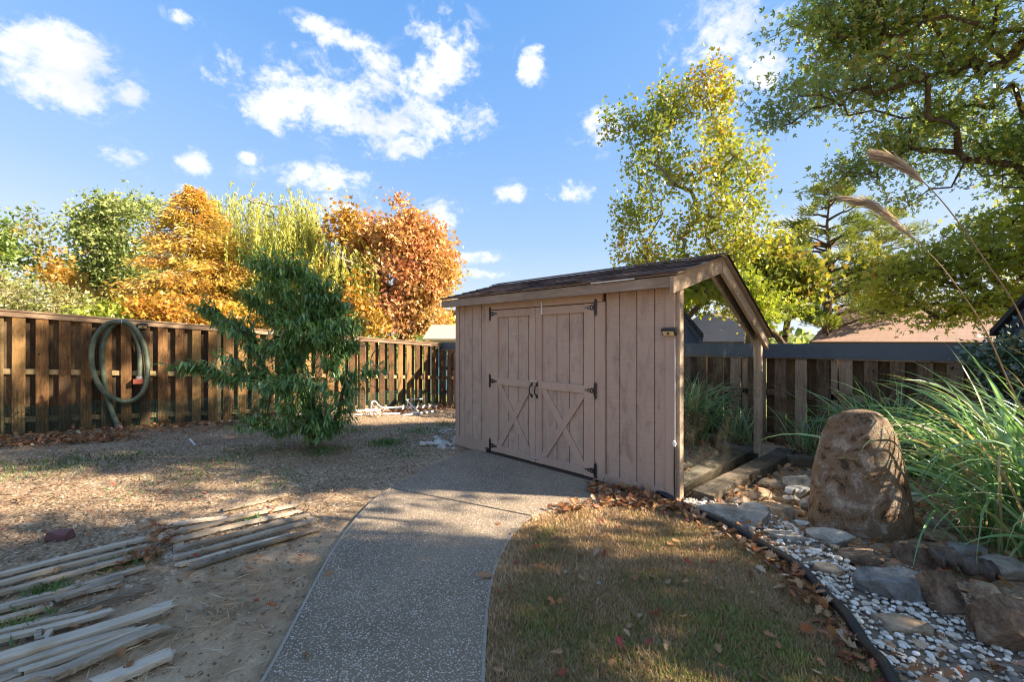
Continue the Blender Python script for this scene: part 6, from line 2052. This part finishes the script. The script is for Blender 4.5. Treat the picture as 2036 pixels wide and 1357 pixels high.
M_cyp = leafmat('cypress_foliage', [(0.0, (0.26, 0.26, 0.05)), (0.3, (0.48, 0.36, 0.07)), (0.6, (0.58, 0.33, 0.07)), (0.85, (0.52, 0.23, 0.06)), (1.0, (0.36, 0.14, 0.06))], .35, .45, .4)
conifer('feathery orange-gold bald cypress beyond the left fence', 385, 24, 9.7, 4.8, 200, M_cyp, M_barkred, .22, 'cypress_tree', zlow=1.2, seed=4, up=.22, drp=.45, width=.26, n_per=20, gam=.85)
M_pin = leafmat('pine_needles', [(0.0, (0.06, 0.10, 0.02)), (0.4, (0.16, 0.21, 0.04)), (0.75, (0.32, 0.34, 0.07)), (1.0, (0.48, 0.42, 0.14))], .3, .6, .3)
conifer('tall pine with open horizontal limbs beside the brown roof', 1640, 20, 8.4, 3.3, 70, M_pin, M_bark, .27, 'pine_tree', zlow=1.6, seed=8, up=.22, drp=.25, width=.16, clump=True, n_per=60, r0=.27, gam=.7)
conifer('second pine further right, mostly behind the yellowing oak', 1745, 23, 8.0, 3.6, 60, M_pin, M_bark, .26, 'pine_tree', zlow=1.8, seed=9, up=.22, drp=.25, width=.12, clump=True, n_per=40, r0=.22, gam=.6)

# trees and house that the mirror shows (they stand right of the view)
bp = Vector((3.2, 15.5, hz(3.2, 15.5)))
make_tree('yellow-green tree right of the view that the shed mirror reflects', bp, bp + Vector((0, 0, 3)), [], 0, 26, .13, T_star(.42, .8), M_bushy, M_bark, .10, .25, .8, rmin=.012, name='round_tree',
          extra=np.array([(3.2 + a, 15.5 + b, 4.9 + c) for a, b, c in unit(RNG.normal(size=(230, 3))) * (RNG.random((230, 1)) ** .4) * np.array([2.6, 2.4, 2.1])]))
bp = cam2w(27, 10.0, hz(*cam2w(27, 10, 0)[:2]))
make_tree('orange-tinged tree further right that the shed mirror reflects', bp, bp + Vector((0, 0, 3)), [], 0, 34, .2, T_star(.42, .8), M_mix, M_bark, .14, .5, .8, rmin=.012, name='round_tree',
          extra=np.array([tuple(cam2w(27 + a, 10 + b, 4.8 + c)) for a, b, c in unit(RNG.normal(size=(150, 3))) * (RNG.random((150, 1)) ** .4) * np.array([3.2, 3.2, 2.6])]))

# ------------------------------------------------------------------ buildings beyond the fences
M_siding = simple('orange_tan_siding', (0.40, 0.20, 0.08), 0.8, 0, 3, .15)
M_eave = simple('dark_brown_eave', (0.09, 0.055, 0.04), 0.7, 0, 3, .2)
M_browall = simple('brown_wall', (0.20, 0.115, 0.085), 0.85, 0, 2, .15)
M_bluedoor = simple('sky_blue_paint', (0.07, 0.21, 0.34), 0.6, 0, 3, .12)
M_reddoor = simple('red_paint', (0.36, 0.035, 0.04), 0.6, 0, 3, .12)
M_tanroof = simple('tan_roof', (0.42, 0.32, 0.25), 0.9, 0, 4, .2)
M_offwhite = simple('off_white_trim', (0.58, 0.52, 0.45), 0.7, 0, 4, .1)
M_navy = simple('navy_board_paint', (0.030, 0.052, 0.092), 0.55, 0, 5, .25)
M_navytrim = simple('black_trim_paint', (0.012, 0.013, 0.016), 0.5, 0, 5, .2)
M_glass = simple('dark_window_glass', (0.02, 0.025, 0.03), 0.08, 0, 3, .1)


def hip_house(label, loc, yaw, L, Dp, zg, ze, zr, hipx, vents=()):
    t = empty('brown_roof_house', label, 'house', (loc[0], loc[1], zg)); t.rotation_euler = (0, 0, yaw)
    e = ze - zg; rz = zr - zg; ov = .45
    mb = MB(); mb.box((0, 0, 0), (L, Dp, e - .08)); mb.obj('wall', M_browall, t)
    for i in range(int(L // 2.4)):
        mb = MB(); x = .5 + i * 2.4
        mb.box((x, -.02, e - 1.5), (x + (1.5 if i % 2 else .8), -.002, e - .12)); mb.obj('wall_panel', M_siding, t)
    for i in range(int(L // 4.8)):
        x = 2.2 + i * 4.8
        mb = MB(); mb.box((x, -.05, .9), (x + 1.2, -.025, e - .3)); w_ = mb.obj('window', M_offwhite, t)
        mb = MB(); mb.box((x + .06, -.06, .96), (x + 1.14, -.051, e - .36)); mb.obj('pane', M_glass, w_)
    mb = MB()
    a = [(-ov, -ov, e), (L + ov, -ov, e), (L + ov, Dp + ov, e), (-ov, Dp + ov, e), (hipx, Dp / 2, rz), (L - hipx, Dp / 2, rz)]
    mb.add(a, [(0, 1, 5, 4), (1, 2, 5), (2, 3, 4, 5), (3, 0, 4), (3, 2, 1, 0)]); r_ = mb.obj('roof', M_farroof, t)
    mb = MB()
    mb.box((-ov, -ov - .03, e - .16), (L + ov, -ov - .005, e + .01)); mb.box((-ov - .03, -ov, e - .16), (-ov - .005, Dp + ov, e + .01)); mb.box((L + ov + .005, -ov, e - .16), (L + ov + .03, Dp + ov, e + .01)); mb.obj('fascia', M_eave, t)
    for vx, vt in vents:
        y_ = vt * Dp / 2; z_ = e + (rz - e) * (y_ + ov) / (Dp / 2 + ov)
        mb = MB(); mb.tube([(vx, y_, z_ - .05), (vx, y_, z_ + .32)], .06, 10); mb.tube([(vx, y_, z_ - .02), (vx, y_, z_ + .06)], .14, 10); mb.obj('vent', M_gutter, r_)
    return t


hip_house('low house with pale brown gabled shingle roof beyond the right fence', (-4.75, 23.0), 0.0, 12.2, 9.0, -1.0, 1.56, 3.28, -.35, ((3.46, .62), (4.3, .68)))

# navy shed just behind the right fence
def navy():
    t = empty('navy_shed', 'navy blue gabled outbuilding with black roof edge at the right edge', 'shed', (0.17, 9.9, -.2))
    t.rotation_euler = (0, 0, rad(-30))
    W_, zE, zP, D_ = 2.6, 1.98, 3.7, 2.4
    n = 12
    for i in range(n):
        xa, xb = i * W_ / n + .004, (i + 1) * W_ / n - .004
        f = lambda x: zE + (zP - zE) * (1 - abs(x - W_ / 2) / (W_ / 2))
        V = [(xa, 0, 0), (xb, 0, 0), (xb, 0, f(xb)), (xa, 0, f(xa)), (xa, .02, 0), (xb, .02, 0), (xb, .02, f(xb)), (xa, .02, f(xa))]
        mb = MB(); mb.add(V, [(0, 1, 2, 3), (7, 6, 5, 4), (0, 4, 5, 1), (1, 5, 6, 2), (2, 6, 7, 3), (3, 7, 4, 0)]); mb.obj('siding_board', M_navy, t)
    mb = MB(); V = [(0, .022, 0), (W_, .022, 0), (W_, .022, zE), (W_ / 2, .022, zP), (0, .022, zE)]; V += [(x, D_, z) for x, y, z in V]
    mb.add(V, [(0, 1, 2, 3, 4), (9, 8, 7, 6, 5)] + [(i, 5 + i, 5 + (i + 1) % 5, (i + 1) % 5) for i in range(5)]); mb.obj('wall', M_navy, t)
    s = (zP - zE) / (W_ / 2)
    for sg in (-1, 1):
        mb = MB()
        xc = W_ / 2; a = Vector((xc, 0, zP + .06)); b = Vector((xc + sg * (W_ / 2 + .06), 0, zE - s * .06 + .06))
        V = [(a.x, -.18, a.z), (b.x, -.18, b.z), (b.x, D_ + .15, b.z), (a.x, D_ + .15, a.z)]
        V = V + [(x, y, z - .09) for x, y, z in V]
        mb.add(V, [(0, 1, 2, 3), (7, 6, 5, 4), (0, 4, 5, 1), (1, 5, 6, 2), (2, 6, 7, 3), (3, 7, 4, 0)]); mb.obj('roof', M_navytrim, t)
        mb = MB(); V = [(a.x, -.045, a.z - .10), (b.x, -.045, b.z - .10), (b.x, -.045, b.z - .24), (a.x, -.045, a.z - .24)]
        V = V + [(x, -.005, z) for x, y, z in V]
        mb.add(V, [(0, 1, 2, 3), (7, 6, 5, 4), (0, 4, 5, 1), (1, 5, 6, 2), (2, 6, 7, 3), (3, 7, 4, 0)]); mb.obj('rake_trim', M_flash, t)


navy()

# small building with blue and red doors beyond the far left corner
p = cam2w(-3.95, 22.0, 0)
t = empty('small_building', 'small building with sky blue and red doors between fence and shed', 'building', (p.x, p.y, -1.3)); t.rotation_euler = (0, 0, YAW)
mb = MB(); mb.box((0, 0, 0), (4.5, 3, 2.95)); mb.obj('wall', M_offwhite, t)
mb = MB(); mb.box((.22, -.05, .1), (.85, -.01, 2.80)); mb.obj('door', M_bluedoor, t)
mb = MB(); mb.box((.86, -.05, .1), (1.5, -.01, 2.80)); mb.obj('door', M_reddoor, t)
mb = MB(); mb.add([(-.3, -.4, 3.02), (4.8, -.4, 3.02), (4.8, 2.0, 3.75), (-.3, 2.0, 3.75), (-.3, -.4, 2.95), (4.8, -.4, 2.95), (4.8, 2.0, 3.6), (-.3, 2.0, 3.6)], [(0, 1, 2, 3), (7, 6, 5, 4), (0, 4, 5, 1), (1, 5, 6, 2), (2, 6, 7, 3), (3, 7, 4, 0)]); mb.obj('roof', M_tanroof, t)
p = cam2w(-5.0, 34.0, 0)
t = empty('brown_building', 'plain brown building rising behind the small one with coloured doors', 'building', (p.x, p.y, -1.3)); t.rotation_euler = (0, 0, YAW)
mb = MB(); mb.box((0.4, 0, 0), (7, 5, 5.0)); mb.obj('wall', M_browall, t)
mb = MB(); mb.box((0.2, -.2, 5.002), (7.2, 5.2, 5.2)); mb.obj('roof', M_eave, t)

# far treeline all round
n = 26000
th_ = RNG.uniform(0, 2 * math.pi, n); R_t = RNG.uniform(75, 100, n)
hh = 3.2 + 2.2 * fbm(np.stack([np.cos(th_) * 8, np.sin(th_) * 8, th_ * 0], -1), 1.0, 3)
zz = -1.2 + RNG.random(n) ** .8 * (hh + 1.2)
P = np.stack([R_t * np.cos(th_), R_t * np.sin(th_), zz], -1)
o = leaves('distant_trees', P, RNG.normal(size=P.shape), RNG.uniform(.7, 1.5, n), T_diamond(.8, .1), M_grn); o['kind'] = 'stuff'

# scattered masses nobody could count
for o in bpy.data.objects:
    if o.parent is not None and o.name.split('.')[0] in ('branches', 'crown', 'foliage', 'blades', 'plume', 'twigs'):
        o['kind'] = 'stuff'
